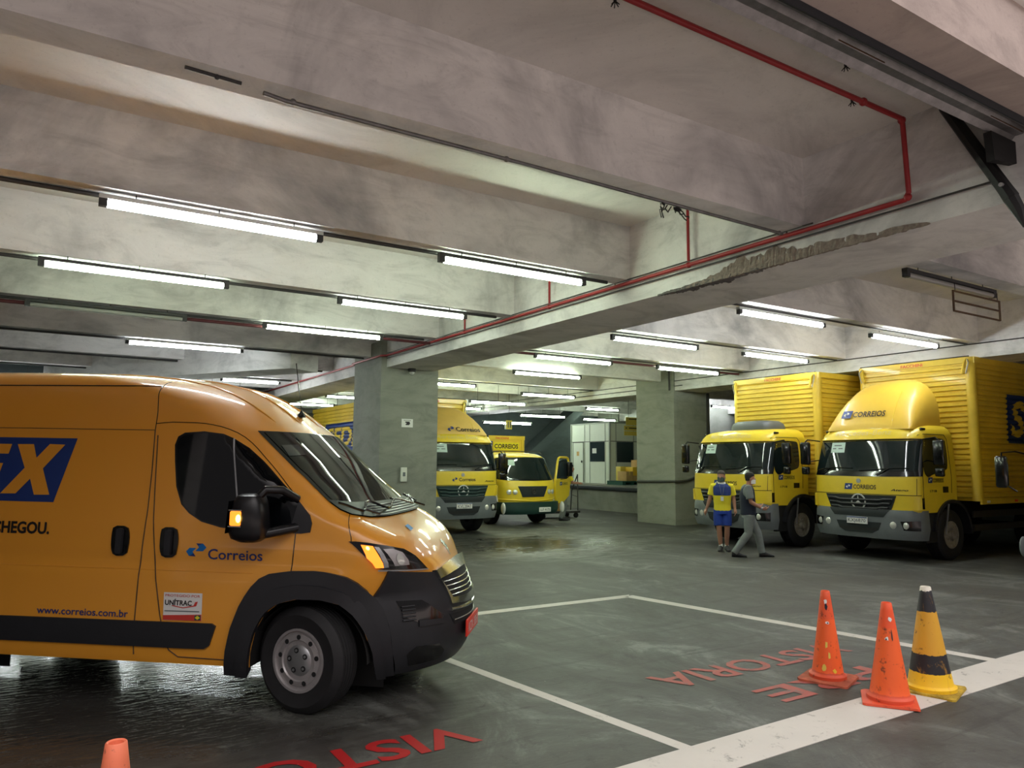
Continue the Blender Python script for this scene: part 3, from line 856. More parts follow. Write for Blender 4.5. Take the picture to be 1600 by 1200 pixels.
def cyl_mesh(x, z, r, y0, y1, sq=1.0, n=40):
    m = MB(); m.rings([[(x + r * math.cos(2 * PI * k / n), y, z + r * sq * math.sin(2 * PI * k / n)) for k in range(n)] for y in (y0, y1)])
    return m.mesh('c')
def arch_mesh(y0, y1):
    pts = [(-.40, .1), (-.385, .40), (-.35, .56), (-.285, .68), (-.19, .755), (-.05, .79), (.11, .79), (.25, .755), (.345, .68), (.415, .575), (.465, .43), (.48, .1)]
    m = MB(); m.rings([[(a, y, b) for a, b in pts] for y in (y0, y1)])
    return m.mesh('c')
RW = -3.0
cut = [arch_mesh(-1.3, -.62), arch_mesh(.62, 1.3), cyl_mesh(RW, .36, .42, -1.3, -.62), cyl_mesh(RW, .36, .42, .62, 1.3), MB().box(-3.9, -.62, -.90, .90, .1, .50).mesh('c')]
me = boolean_cut(me, cut)
body = link('body', me, 'van_paint', van)
# wheel well liners (dark)
for s in (-1, 1):
    for x in (0.03, RW):
        m = MB(); n = 24; r = .425 if x else .43
        rs = []
        for y in (.60, .985):
            rs.append([(x + (.43) * math.cos(PI * k / n), s * y, .355 + .425 * math.sin(PI * k / n)) for k in range(n + 1)])
        m.rings(rs, cap=False, close=False)
        m.add([(x - .45, s * .61, .1), (x + .45, s * .61, .1), (x + .45, s * .61, .8), (x - .45, s * .61, .8)], [(0, 1, 2, 3)])
        m.build('wheel_liner', 'chassis', van)
MB().box(-3.9, .6, -.25, .25, .42, .52).build('underbody', 'chassis', van, smooth=False)
STEER = R(-17)
wheel(van, (0, -.90, .366), .366, .225, .215, -1, STEER)
wheel(van, (0, .90, .366), .366, .225, .215, 1, STEER)
wheel(van, (RW, -.90, .366), .366, .225, .215, -1)
wheel(van, (RW, .90, .366), .366, .225, .215, 1)
# wheel well interior is black plastic, not body paint
body.data.materials.append(MATS['chassis'])
for p in body.data.polygons:
    c = p.center; nrm = p.normal
    for wx, r0 in ((0.04, .52), (RW, .46)):
        if (abs(c.x - wx) < r0 and c.z < .84 and (abs(nrm.y) < .6 or abs(c.y) < .7)) or (c.z < .52 and abs(c.y) < .92): p.material_index = 1

WIN = [(-1.037,1.557),(-1.072,1.744),(-1.088,1.863),(-1.07,1.925),(-1.019,1.955),(-.868,1.967),(-.716,1.95),(-.637,1.918),(-.517,1.849),(-.402,1.757),(-.244,1.611),(-.123,1.504),(.005,1.376),(.025,1.319),(.015,1.256),(-.056,1.245),(-.248,1.248),(-.528,1.258),(-.662,1.272),(-.812,1.309),(-.912,1.365),(-.981,1.428)]
STRIPE = [(-3.95,.577),(-.673,.597),(-.644,.58),(-.686,.444),(-.724,.42),(-.87,.417),(-3.95,.409)]
AO = [(-.576,.255),(-.561,.419),(-.528,.577),(-.463,.757),(-.366,.903),(-.277,.955),(-.112,.982),(.1,.990),(.286,.960),(.393,.900),(.46,.812),(.522,.725),(.569,.59),(.59,.405),(.585,.25)]
AI = [(-.40,.255),(-.385,.42),(-.35,.562),(-.285,.684),(-.19,.759),(-.051,.796),(.111,.797),(.25,.762),(.345,.683),(.415,.579),(.465,.442),(.478,.25)]
def mir(p): return [(-x, z) for x, z in p][::-1]
def flank(nm, poly, mat, off=.004, thick=0.0, both=True, cu=.06, cv=.05, **kw):
    for sd in ((-1, 1) if both else (-1,)):
        if sd < 0: decal(nm, poly_bm([poly]), VS.near, mat, van, cu, cv, off, thick, **kw)
        else: decal(nm, poly_bm([mir(poly)]), VS.far, mat, van, cu, cv, off, thick, **kw)
flank('side_window', inset_poly(WIN, 0.035), 'glass_dark', .007)
flank('window_seal', WIN, 'gloss_black', .004)
flank('window_divider', [(-.640,1.915),(-.628,1.915),(-.505,1.262),(-.519,1.262)], 'silver', .010)
flank('mirror_corner', [(-.135,1.25),(.015,1.256),(.025,1.319),(.005,1.376),(-.09,1.468)], 'black_plastic', .012, .008)
flank('side_moulding', STRIPE, 'black_plastic', .016, .012)
# arch trims as strips between two outlines
def resample(p, n):
    L = [0]
    for a, b in zip(p, p[1:]): L.append(L[-1] + math.dist(a, b))
    out = []
    for i in range(n):
        d = L[-1] * i / (n - 1)
        for k in range(len(p) - 1):
            if d <= L[k + 1] + 1e-9:
                t = (d - L[k]) / (L[k + 1] - L[k]); out.append((p[k][0] + (p[k + 1][0] - p[k][0]) * t, p[k][1] + (p[k + 1][1] - p[k][1]) * t)); break
    return out
def strip_bm(a, b, n=28):
    a = resample(a, n); b = resample(b, n)
    return poly_bm([[a[i], a[i + 1], b[i + 1], b[i]] for i in range(n - 1)])
for sd in (-1, 1):
    A, B = (AO, AI) if sd < 0 else (mir(AO), mir(AI))
    f = VS.near if sd < 0 else VS.far
    decal('wheel_arch_trim', strip_bm(A, B), f, 'black_plastic', van, 0, 0, .030, .035)
    m1 = [(x * .5 + y * .5, (z + w) * .5) for (x, z), (y, w) in zip(resample(A, 28), resample(B, 28))]
    m2 = [(x + .012 * (1 if sd < 0 else -1), z - .006) for x, z in m1]
    decal('arch_lip', strip_bm(m1, resample(B, 28)), f, 'black_plastic', van, 0, 0, .045, .03)
    A2 = [(RW + .50 * math.cos(PI - PI * k / 20), .33 + .55 * math.sin(PI * k / 20)) for k in range(21)]
    B2 = [(RW + .42 * math.cos(PI - PI * k / 20), .36 + .42 * math.sin(PI * k / 20)) for k in range(21)]
    if sd > 0: A2, B2 = mir(A2), mir(B2)
    decal('wheel_arch_trim', strip_bm(A2, B2), f, 'black_plastic', van, 0, 0, .028, .03)
# seams
def seam(nm, pts, r=.0035, mat='gloss_black', both=True, f=None, n=24, off=.001):
    for sd in ((-1, 1) if both else (-1,)):
        q = resample(pts, n)
        P = [Vector(VS.near(x, z)) for x, z in q]
        P = [Vector((p.x, p.y * (1 if sd < 0 else -1) + (-off if sd < 0 else off), p.z)) for p in P]
        MB().tube(P, r, 6).build(nm, mat, van)
seam('roof_seam', [(-3.95,2.303),(-2.634,2.306),(-1.294,2.312)], .005)
seam('panel_seam', [(-3.95,1.971),(-1.261,1.971)], .003, 'steel_rust')
seam('panel_seam', [(-1.30,2.36),(-1.294,2.312),(-1.262,2.1),(-1.261,1.971)], .0035)
seam('door_seam', [(-1.261,2.02),(-1.15,2.033),(-1.031,2.032),(-.9,2.03),(-.826,2.021),(-.72,2.00),(-.632,1.967),(-.55,1.92),(-.482,1.865),(-.253,1.643),(-.108,1.495),(-.088,1.46),(-.078,1.433),(-.088,1.352)])
pale = 'truck_fairing'
seam('door_seam', [(-1.261,1.971),(-1.244,1.67),(-1.237,1.366),(-1.257,1.042),(-1.265,.68),(-1.27,.521),(-1.267,.352)], .0045, 'steel_rust')
seam('door_seam', [(-1.234,1.932),(-1.208,1.6),(-1.18,1.275),(-1.138,.956),(-1.076,.642),(-1.025,.442),(-.992,.384),(-.929,.35),(-.581,.345)], .0045, 'steel_rust')
seam('door_seam', [(-.093,1.25),(-.103,1.081),(-.112,.978)], .004)
seam('bonnet_seam', [(.235,1.415),(.29,1.30),(.315,1.228),(.318,1.20)], .003)
seam('body_crease', [(-3.95, .955), (-1.3, .955), (-.4, .955)], .002, 'van_paint', n=8)
# handles
for hx in (-1.425, -1.045):
    HP = smooth_poly([(hx-.07,1.20),(hx-.06,1.262),(hx+.05,1.262),(hx+.07,1.20),(hx+.07,1.12),(hx+.055,1.05),(hx-.045,1.045),(hx-.067,1.10)], 1)
    flank('handle_recess', HP, 'gloss_black', .012, .006)
    flank('door_handle', round_rect(hx-.022, 1.065, hx+.026, 1.245, .015), 'black_plastic', .034, .024)
# windscreen from flank to flank
def zig(side):  # (x,z) on the near flank -> (q,z)
    return [(VS.q(x, z), z) for x, z in side]
SIDE = [(.075,1.480),(-.03,1.566),(-.12,1.640),(-.258,1.751),(-.418,1.892),(-.500,1.965)]
qs = zig(SIDE)
TOP = [(.36,1.980),(.6,1.982),(.8,1.983),(1.0,1.984)]
BOT = [(VS.qy(.885,1.41),1.41),(VS.qy(.865,1.37),1.375),(VS.qy(.74,1.346),1.350),(VS.qy(.5,1.34),1.342),(1.0,1.34)]
half = BOT[::-1] + qs + TOP
full = half + [(2 - q, z) for q, z in half[::-1]]
full = [p for i, p in enumerate(full) if i == 0 or math.dist(p, full[i - 1]) > 1e-6]
if math.dist(full[0], full[-1]) < 1e-6: full.pop()
decal('windscreen_border', poly_bm([full]), VS.P, 'gloss_black', van, .05, .05, .004)
ins = []
for q, z in full:
    c = (1.0, 1.7)
    ins.append((c[0] + (q - c[0]) * .93, c[1] + (z - c[1]) * .93 + .012))
decal('windscreen', poly_bm([ins]), VS.P, 'glass_dark', van, .05, .05, .008)
CW = BOT[::-1] + [qs[0], qs[1]] + [(.36, 1.475), (.6, 1.45), (1.0, 1.44)]
CWf = CW + [(2 - q, z) for q, z in CW[::-1]]
CWf = [p for i, p in enumerate(CWf) if i == 0 or math.dist(p, CWf[i - 1]) > 1e-6]
if math.dist(CWf[0], CWf[-1]) < 1e-6: CWf.pop()
decal('scuttle_panel', poly_bm([CWf]), VS.P, 'black_plastic', van, .05, .04, .014)
m = MB()
for k in range(5):
    z = 1.352 + k * .016
    m.tube([Vector(VS.P(q / 20, z)) + Vector((.012, 0, .014)) for q in range(13, 28)], .004, 5)
m.build('air_slots', 'silver', van)
for a, b, c in ((.62, 1.42, 1.52), (1.25, 1.42, 1.50)):
    pts = [Vector(VS.P(a - .02 + t * .05, b - .02 + (c - b) * 0 + .03 * math.sin(t * .9))) + Vector((.03, 0, .035)) for t in range(-5, 9)]
    w = MB().tube(pts, .010, 6).build('wiper_blade', 'gloss_black', van)
    MB().tube([pts[4], pts[4] + Vector((.09, .05, -.03)), Vector(VS.P(a + .2, 1.37)) + Vector((.02, 0, .02))], .009, 6).build('wiper_arm', 'gloss_black', w)
decal('windscreen_sticker', poly_bm([[(.42,1.79),(.58,1.80),(.60,1.88),(.44,1.87)]]), VS.P, 'booth_glass', van, .05, .05, .011)
# roof aerial and roof swages
b0 = Vector((-.50, -.02, 2.13))
an = MB().lathe([(.04, 0), (.035, .02), (.012, .05), (.008, .06)], 14, Matrix.Translation(b0)).build('aerial_base', 'gloss_black', van)
MB().tube([b0 + Vector((0, 0, .05)), b0 + Vector((-.06, -.02, .47))], .004, 6).build('aerial_rod', 'gloss_black', an)
for y in (-.55, -.2, .2, .55):
    P = []
    for k in range(24):
        z = 2.06 + (2.44 - 2.06) * (k / 23) ** .7
        P.append(Vector(VS.front(y, z)) + Vector((0, 0, -.004)))
    MB().tube(P, [.004] + [.012] * 22 + [.004], 8).build('roof_swage', 'van_paint', van)
# head lamps
HLP = [(.3,1.201),(.348,1.202),(.452,1.189),(.55,1.166),(.64,1.135),(.707,1.08),(.75,1.017),(.776,.974),(.721,.984),(.615,1.000),(.539,1.004),(.491,1.022),(.416,1.10),(.351,1.162)]
def wrapq(nm, pts, mat, off=.004, thick=0.0, cu=.04, cv=.03):
    q = [(VS.q(x, z), z) for x, z in pts]
    decal(nm, poly_bm([q]), VS.P, mat, van, cu, cv, off, thick)
    decal(nm, poly_bm([[(2 - a, b) for a, b in q][::-1]]), VS.P, mat, van, cu, cv, off, thick)
wrapq('headlight', HLP, 'gloss_black', .008, .006)
wrapq('headlight_reflector', [(.470,1.165),(.50,1.160),(.565,1.020),(.535,1.017)], 'silver', .013)
wrapq('headlight_reflector', [(.525,1.145),(.58,1.142),(.635,1.113),(.672,1.06),(.68,1.025),(.60,1.028)], 'rim_grey', .013)
wrapq('headlight_strip', [(.50,1.005),(.60,1.001),(.72,.985),(.776,.974),(.778,.966),(.715,.976),(.60,.990),(.50,.995)], 'silver', .015)
decal('headlight_projector', poly_bm([[(VS.q(.63, 1.07) + .035 * math.cos(a * PI / 8), 1.07 + .036 * math.sin(a * PI / 8)) for a in range(16)]]), VS.P, 'lamp_glass', van, .03, .03, .017)
INDI = [(.385,1.180),(.462,1.168),(.50,1.110),(.535,1.02),(.485,1.02),(.43,1.09)]
decal('indicator_lamp', poly_bm([[(VS.q(x, z), z) for x, z in INDI]]), VS.P, 'amber_lit', van, .04, .03, .016)
decal('indicator_bulb', poly_bm([[(VS.q(.432, 1.155) + .014 * math.cos(a * PI / 6), 1.155 + .013 * math.sin(a * PI / 6)) for a in range(12)]]), VS.P, 'amber_core', van, .03, .03, .019)
# bumper (black) wraps flank to flank
e1 = [(.585,.25),(.59,.405),(.569,.59),(.522,.725),(.46,.812),(.518,.899),(.562,.996)]
tp = [(.651,.977),(.755,.955),(.807,.940)]
hb = [(VS.q(x, z), z) for x, z in e1 + tp] + [(VS.qy(.42,.955),.958), (.86, .975), (1.0, .98)]
bt = [(1.0,.25), (.8,.25), (.6,.25), (.4,.25)]
fullb = bt[::-1][::-1] + hb
fullb = hb + [(2 - q, z) for q, z in hb[::-1][1:]] + [(2 - q, z) for q, z in bt[::-1]] + bt[1:]
decal('front_bumper', poly_bm([fullb]), VS.P, 'black_plastic', van, .04, .04, .022, .02)
# bumper features
for s in (0, 1):
    g = (lambda p: p) if s == 0 else (lambda p: [(2 - a, b) for a, b in p][::-1])
    def Q(pts): return [(VS.q(x, z) if len(pts[0]) == 2 else 0, z) for x, z in pts]
    fog = [(VS.qy(.81,.77),.765),(VS.qy(.66,.75),.752),(VS.qy(.49,.62),.622),(VS.qy(.52,.577),.585),(VS.qy(.70,.60),.60),(VS.qy(.785,.66),.655)]
    decal('fog_recess', poly_bm([g(fog)]), VS.P, 'gloss_black', van, .04, .03, .025)
    m = MB()
    for k in range(5):
        z = .63 + k * .024; q0 = fog[0][0] + .015; q1 = q0 + .07
        P = [Vector(VS.P(q0 + (q1 - q0) * t / 4, z)) * 1.0 for t in range(5)]
        P = [p + Vector((.025, -.02, 0)) for p in P]
        if s: P = [Vector((p.x, -p.y, p.z)) for p in P]
        m.tube(P, .006, 5)
    m.build('fog_slats', 'black_plastic', van)
    low = [(VS.qy(.75,.4),.39),(VS.qy(.70,.43),.435),(VS.qy(.52,.42),.42),(VS.qy(.44,.36),.36),(VS.qy(.46,.3),.30),(VS.qy(.70,.3),.305)]
    decal('lower_recess', poly_bm([g(low)]), VS.P, 'gloss_black', van, .04, .03, .025)
    bar = [(VS.qy(.70,.60),.615),(VS.qy(.52,.58),.600),(VS.qy(.50,.56),.565),(VS.qy(.70,.57),.575)]
    decal('recess_ledge', poly_bm([g(bar)]), VS.P, 'black_plastic', van, .04, .03, .034, .01)
# grille: chrome surround, dark opening, slats
q40, q30 = VS.qy(.50, .9), VS.qy(.40, .72)
OUTG = [(VS.qy(.53,.95),.950),(VS.qy(.30,.97),.975),(1.0,.985),(2-VS.qy(.30,.97),.975),(2-VS.qy(.53,.95),.950),(2-VS.qy(.41,.69),.690),(2-VS.qy(.2,.66),.668),(1.0,.662),(VS.qy(.2,.66),.668),(VS.qy(.41,.69),.690)]
INNG = [(VS.qy(.485,.88),.885),(VS.qy(.27,.9),.900),(1.0,.905),(2-VS.qy(.27,.9),.900),(2-VS.qy(.485,.88),.885),(2-VS.qy(.385,.72),.725),(2-VS.qy(.19,.72),.722),(1.0,.718),(VS.qy(.19,.72),.715),(VS.qy(.385,.72),.725)]
decal('grille_opening', poly_bm([OUTG]), VS.P, 'grille_black', van, .04, .04, .026)
decal('grille_surround', poly_bm(ring_polys(OUTG, INNG)), VS.P, 'chrome', van, .04, .04, .045, .02)
m = MB()
for k in range(4):
    z = .752 + k * .036; y0 = .385 + k * .022
    m.tube([Vector(VS.front(y0 * t / 8, z)) + Vector((.032, 0, 0)) for t in range(-8, 9)], .005, 6)
m.build('grille_bars', 'chrome', van)
m = MB(); m.tube([Vector(VS.front(.42 * t / 8, .640 + .012 * (t / 8) ** 2)) + Vector((.030, 0, 0)) for t in range(-8, 9)], .014, 8)
m.build('chrome_strip', 'chrome', van)
LG = [(VS.qy(.43,.61),.615),(1.0,.60),(2-VS.qy(.43,.61),.615),(2-VS.qy(.36,.53),.53),(1,.52),(VS.qy(.36,.53),.53)]
decal('lower_grille', poly_bm([LG]), VS.P, 'grille_black', van, .04, .04, .026)
m = MB(); m.tube([Vector(VS.front(.38 * t / 8, .565)) + Vector((.032, 0, 0)) for t in range(-8, 9)], .004, 6); m.build('grille_bar', 'silver', van)
# plate
Mx = Matrix.Translation((1.035, 0, .475))
pl = MB().box(-.008, .008, -.26, .26, -.065, .065, Mx, bev=.004).build('number_plate', 'plate_red', van)
fp = plane_map((1.044, 0, .475), (0, 1, 0), (0, 0, 1))
flat_text('plate_number', 'KZX 3B51', (-.21, -.04, .21, .035), fp, 'white', pl)
# emblem on the bonnet (a small rampant lion shape) and hood logo
def front_poly(nm, polys, mat, off=.006, thick=.0):
    decal(nm, poly_bm(polys), VS.front, mat, van, .03, .02, off, thick)
LION = [(-.02,1.125),(-.035,1.11),(-.02,1.10),(-.03,1.08),(-.012,1.082),(-.02,1.05),(-.005,1.06),(-.01,1.02),(.0,1.005),(.01,1.02),(.012,1.05),(.035,1.035),(.02,1.065),(.045,1.075),(.02,1.09),(.03,1.115),(.01,1.11),(.005,1.13)]
LION = [(x * 1.3, 1.065 + (z - 1.065) * 1.0) for x, z in LION]
front_poly('emblem', [LION], 'chrome', .008, .006)
def icon_polys(cx, cz, s, sg=1):
    a = [(0,.0),(.28,.30),(.78,.30),(.48,-.02),(.36,-.05),(.66,-.28),(.22,-.28)]
    A = [[(-1.0,.0),(-.72,.32),(-.12,.32),(-.38,0)], [(-1.0,.0),(-.38,0),(-.55,-.14),(-.72,-.34)], [(-.72,-.34),(-.55,-.14),(-.38,0),(-.25,-.2),(-.1,-.36)]]
    B = [[(-.14,.74),(.1,.5),(.0,.36),(.3,.74)], [(.3,.74),(.62,.74),(.9,.42),(.6,.06)], [(-.2,.06),(.6,.06),(.3,.74),(.06,.4)]]
    up = [(-1.0,.05),(-.70,.36),(-.10,.36),(-.40,.02),(-.30,-.10),(-.72,-.34)]
    lo = [(-.72,-.34),(-.30,-.10),(-.10,-.36)]
    up2 = [(.85,.42),(.55,.10),(-.14,.10),(.16,.42),(.06,.56),(.52,.76)]
    lo2 = [(.52,.76),(.06,.56),(-.12,.76)]
    f = lambda p: [(cx + sg * x * s, cz + y * s) for x, y in p]
    return [f(up), f(up2)], [f(lo), f(lo2)]
a, b = icon_polys(-.828, 1.09, .083)
for sd in (-1, 1):
    f = VS.near if sd < 0 else VS.far
    c = -.828 if sd < 0 else .37
    a, b = icon_polys(c, 1.09, .083)
    decal('post_logo', poly_bm(a), f, 'logo_blue', van, .05, .05, .003)
    decal('post_logo', poly_bm(b), f, 'blue_ink', van, .05, .05, .0035)
    r = (-.742, 1.043, -.330, 1.118) if sd < 0 else (.46, 1.043, .875, 1.118)
    decal('door_lettering', fit(text_bm('Correios', .012), *r), f, 'blue_ink', van, .06, .06, .004, smooth=False)
# SEDEX panel, slogan, web address
def slant(x0, x1, z0, z1, k): return [(x0 - k, z0), (x1 - k, z0), (x1, z1), (x0, z1)]
for sd in (-1, 1):
    f = VS.near if sd < 0 else VS.far
    ox = 0 if sd < 0 else 5.6
    decal('blue_panel', poly_bm([[(-3.62 - .118 + ox, 1.418), (-1.996 + ox, 1.418), (-1.878 + ox, 1.898), (-3.62 + ox, 1.897)]]), f, 'blue_panel', van, .1, .04, .003)
    X = [(-2.362,1.846),(-2.228,1.848),(-2.188,1.745),(-2.096,1.851),(-1.969,1.848),(-2.122,1.666),(-2.036,1.472),(-2.161,1.469),(-2.213,1.587),(-2.313,1.475),(-2.44,1.472),(-2.272,1.668)]
    decal('panel_lettering', poly_bm([[(x + ox, z) for x, z in X]]), f, 'van_paint', van, .1, .04, .006, smooth=False)
    E = [(-2.725,1.846),(-2.409,1.846),(-2.425,1.772),(-2.62,1.772),(-2.632,1.70),(-2.457,1.70),(-2.472,1.63),(-2.65,1.63),(-2.672,1.545),(-2.477,1.545),(-2.495,1.472),(-2.815,1.472)]
    decal('panel_lettering', poly_bm([[(x + ox, z) for x, z in E]]), f, 'van_paint', van, .1, .04, .006, smooth=False)
    decal('panel_lettering', fit(text_bm('SED', .03, .25), -3.60 + ox, 1.472, -2.86 + ox, 1.846), f, 'van_paint', van, .1, .04, .006, smooth=False)
    decal('slogan_lettering', fit(text_bm('CHEGOU.', .035), -2.465 + ox, 1.182, -1.998 + ox, 1.272), f, 'black_ink', van, .1, .05, .005, smooth=False)
    decal('web_address', fit(text_bm('www.correios.com.br', .012), -2.035 + ox, .612, -1.318 + ox, .664), f, 'blue_ink', van, .1, .05, .005, smooth=False)
# security sticker
st = decal('security_sticker', poly_bm([[(-1.048,.606),(-.756,.611),(-.760,.803),(-1.053,.801)]]), VS.near, 'white', van, .1, .05, .004)
decal('sticker_band', poly_bm([[(-1.048,.608),(-.756,.611),(-.758,.655),(-1.049,.64)]]), VS.near, 'red_ink', st, .1, .05, .006)
decal('sticker_lettering', fit(text_bm('PROTEGIDO POR', .005), -1.04, .772, -.775, .790), VS.near, 'red_ink', st, .1, .05, .006, smooth=False)
decal('sticker_lettering', fit(text_bm('UN\u00cdTRAC', .03), -1.04, .712, -.835, .758), VS.near, 'black_ink', st, .1, .05, .006, smooth=False)
decal('sticker_swoosh', poly_bm([[(-.99,.708),(-.90,.694),(-.80,.712),(-.79,.745),(-.81,.74),(-.82,.716),(-.90,.700),(-.98,.713)]]), VS.near, 'red_ink', st, .1, .05, .0065)
decal('sticker_line', poly_bm([[(-1.04,.668),(-.775,.671),(-.775,.678),(-1.04,.675)]]), VS.near, 'grey_plastic', st, .1, .05, .006)
decal('flag', poly_bm([[(-.808,.614),(-.762,.615),(-.763,.650),(-.809,.648)]]), VS.near, 'pallet_green', st, .1, .05, .007)
decal('flag_diamond', poly_bm([[(-.805,.632),(-.786,.618),(-.766,.633),(-.786,.647)]]), VS.near, 'shirt_yellow', st, .1, .05, .008)
# bonnet logo
decal('bonnet_logo', poly_bm([[(-.47,1.235),(-.36,1.245),(-.33,1.275),(-.44,1.27)]]), VS.front, 'logo_blue', van, .04, .01, .004)
# door mirror (near side visible) - both sides
def mirror(sd):
    S_ = lambda x, y, z: (x, sd * y, z)
    m = MB()
    rs = []
    # housing: stack of rounded rings in z
    for z, hx0, hx1, hy0, hy1 in ((1.20, -.40, -.28, 1.13, 1.27), (1.225, -.46, -.24, 1.09, 1.30), (1.27, -.475, -.225, 1.08, 1.315), (1.38, -.465, -.235, 1.08, 1.315), (1.47, -.45, -.25, 1.08, 1.31), (1.515, -.43, -.27, 1.10, 1.29), (1.53, -.40, -.30, 1.13, 1.26)):
        cx, cy = (hx0 + hx1) / 2, (hy0 + hy1) / 2; ax, ay = (hx1 - hx0) / 2, (hy1 - hy0) / 2
        ring = []
        for k in range(24):
            t = 2 * PI * k / 24
            c, s = math.cos(t), math.sin(t)
            ring.append(S_(cx + ax * abs(c) ** .55 * (1 if c > 0 else -1), cy + ay * abs(s) ** .55 * (1 if s > 0 else -1), z))
        rs.append(ring)
    m.rings(rs)
    mm = m.build('door_mirror', 'mirror_black', van)
    m = MB()
    m.tube([S_(-.31, 1.2, 1.49), S_(-.25, 1.19, 1.56), S_(-.16, 1.12, 1.555), S_(-.10, .99, 1.49)], .030, 10)
    m.tube([S_(-.33, 1.2, 1.24), S_(-.22, 1.15, 1.26), S_(-.08, .98, 1.29)], .035, 10)
    m.build('mirror_arm', 'mirror_black', mm)
    MB().add([S_(-.478, 1.10, 1.26), S_(-.478, 1.30, 1.26), S_(-.462, 1.30, 1.48), S_(-.462, 1.10, 1.48)], [(0, 1, 2, 3)]).build('mirror_glass', 'glass_dark', mm, smooth=False)
    b = MB()
    b.box(-.44, -.36, sd * 1.305 - .02, sd * 1.305 + .02, 1.315, 1.415, bev=.012)
    lm = b.build('mirror_indicator', 'amber_lit' if sd < 0 else 'black_plastic', mm)
    if sd < 0:
        MB().ell((-.375, -1.325, 1.365), (.018, .01, .028), 12, 8).build('indicator_bulb', 'amber_core', lm)
    b = MB(); b.tube([S_(-.445, 1.325, 1.42), S_(-.355, 1.325, 1.42)], .005, 6); b.tube([S_(-.445, 1.325, 1.31), S_(-.355, 1.325, 1.31)], .005, 6)
    b.build('indicator_rim', 'silver', lm)
mirror(-1); mirror(1)
# rear doors, lamps (seen only from other positions)
for s in (-1, 1):
    MB().box(-4.03, -4.0, s * .02, s * .86, .42, 2.2, bev=.01).build('rear_door', 'van_paint', van)
    MB().box(-4.045, -4.0, s * .88, s * .97, .9, 1.5, bev=.01).build('tail_lamp', 'plate_red', van)
MB().box(-4.10, -3.98, -.98, .98, .30, .42, bev=.03).build('rear_bumper', 'black_plastic', van)
# ------------------------------------------------------------------ trucks
# local frame: x forward (0 = cab front), y to the vehicle's left, z up
ATEGO = Surf(
 [(.90,.0),(1.2,.01),(1.55,-.01),(1.62,-.04),(2.22,-.20),(2.27,-.18),(2.34,-.21),(2.42,-.27),(2.48,-.38),(2.52,-.58),(2.545,-.85),(2.55,-1.1)],
 [(.90,1.08),(1.55,1.09),(2.2,1.05),(2.36,1.03),(2.45,.98),(2.51,.90),(2.54,.80),(2.55,.70)],
 [(.9,.28),(2.2,.30),(2.45,.36),(2.55,.45)], [(.9,2.6),(2.2,2.6),(2.5,2.4)])
SMALL = Surf(
 [(.62,.0),(.9,.02),(1.05,.02),(1.25,-.03),(1.32,-.07),(1.90,-.34),(1.96,-.42),(2.02,-.60),(2.05,-.85),(2.06,-1.0)],
 [(.62,.95),(1.1,.98),(1.3,.97),(1.88,.86),(1.96,.80),(2.02,.70),(2.06,.55)],
 [(.6,.5),(1.3,.5),(2.0,.55)], [(.6,2.3),(2.0,2.3)])

def rib_face(name, x0, x1, z0, z1, pos, mat, parent, pitch=.105, dep=.036, **kw):
    """ribbed sheet: pos(u, z, d) -> point, d = outward depth"""
    m = MB(); zs = []
    z = z0; ds = []
    while z < z1 - 1e-6:
        for t, d in ((0, 0), (.22, 0), (.36, 1), (.86, 1)):
            zz = z + t * pitch
            if zz < z1: zs.append(zz); ds.append(d * dep)
        z += pitch
    zs.append(z1); ds.append(0)
    vs = []; fs = []
    for a, d in zip(zs, ds): vs += [pos(x0, a, d), pos(x1, a, d)]
    for i in range(len(zs) - 1): fs.append((2 * i, 2 * i + 1, 2 * i + 3, 2 * i + 2))
    m.add(vs, fs)
    return m.build(name, mat, parent, smooth=False, **kw)
def rib_d(z, z0, pitch=.105, dep=.036):
    t = ((z - z0) / pitch) % 1.0
    if t < .22: return 0
    if t < .36: return dep * (t - .22) / .14
    if t < .86: return dep
    return dep * (1 - (t - .86) / .14)

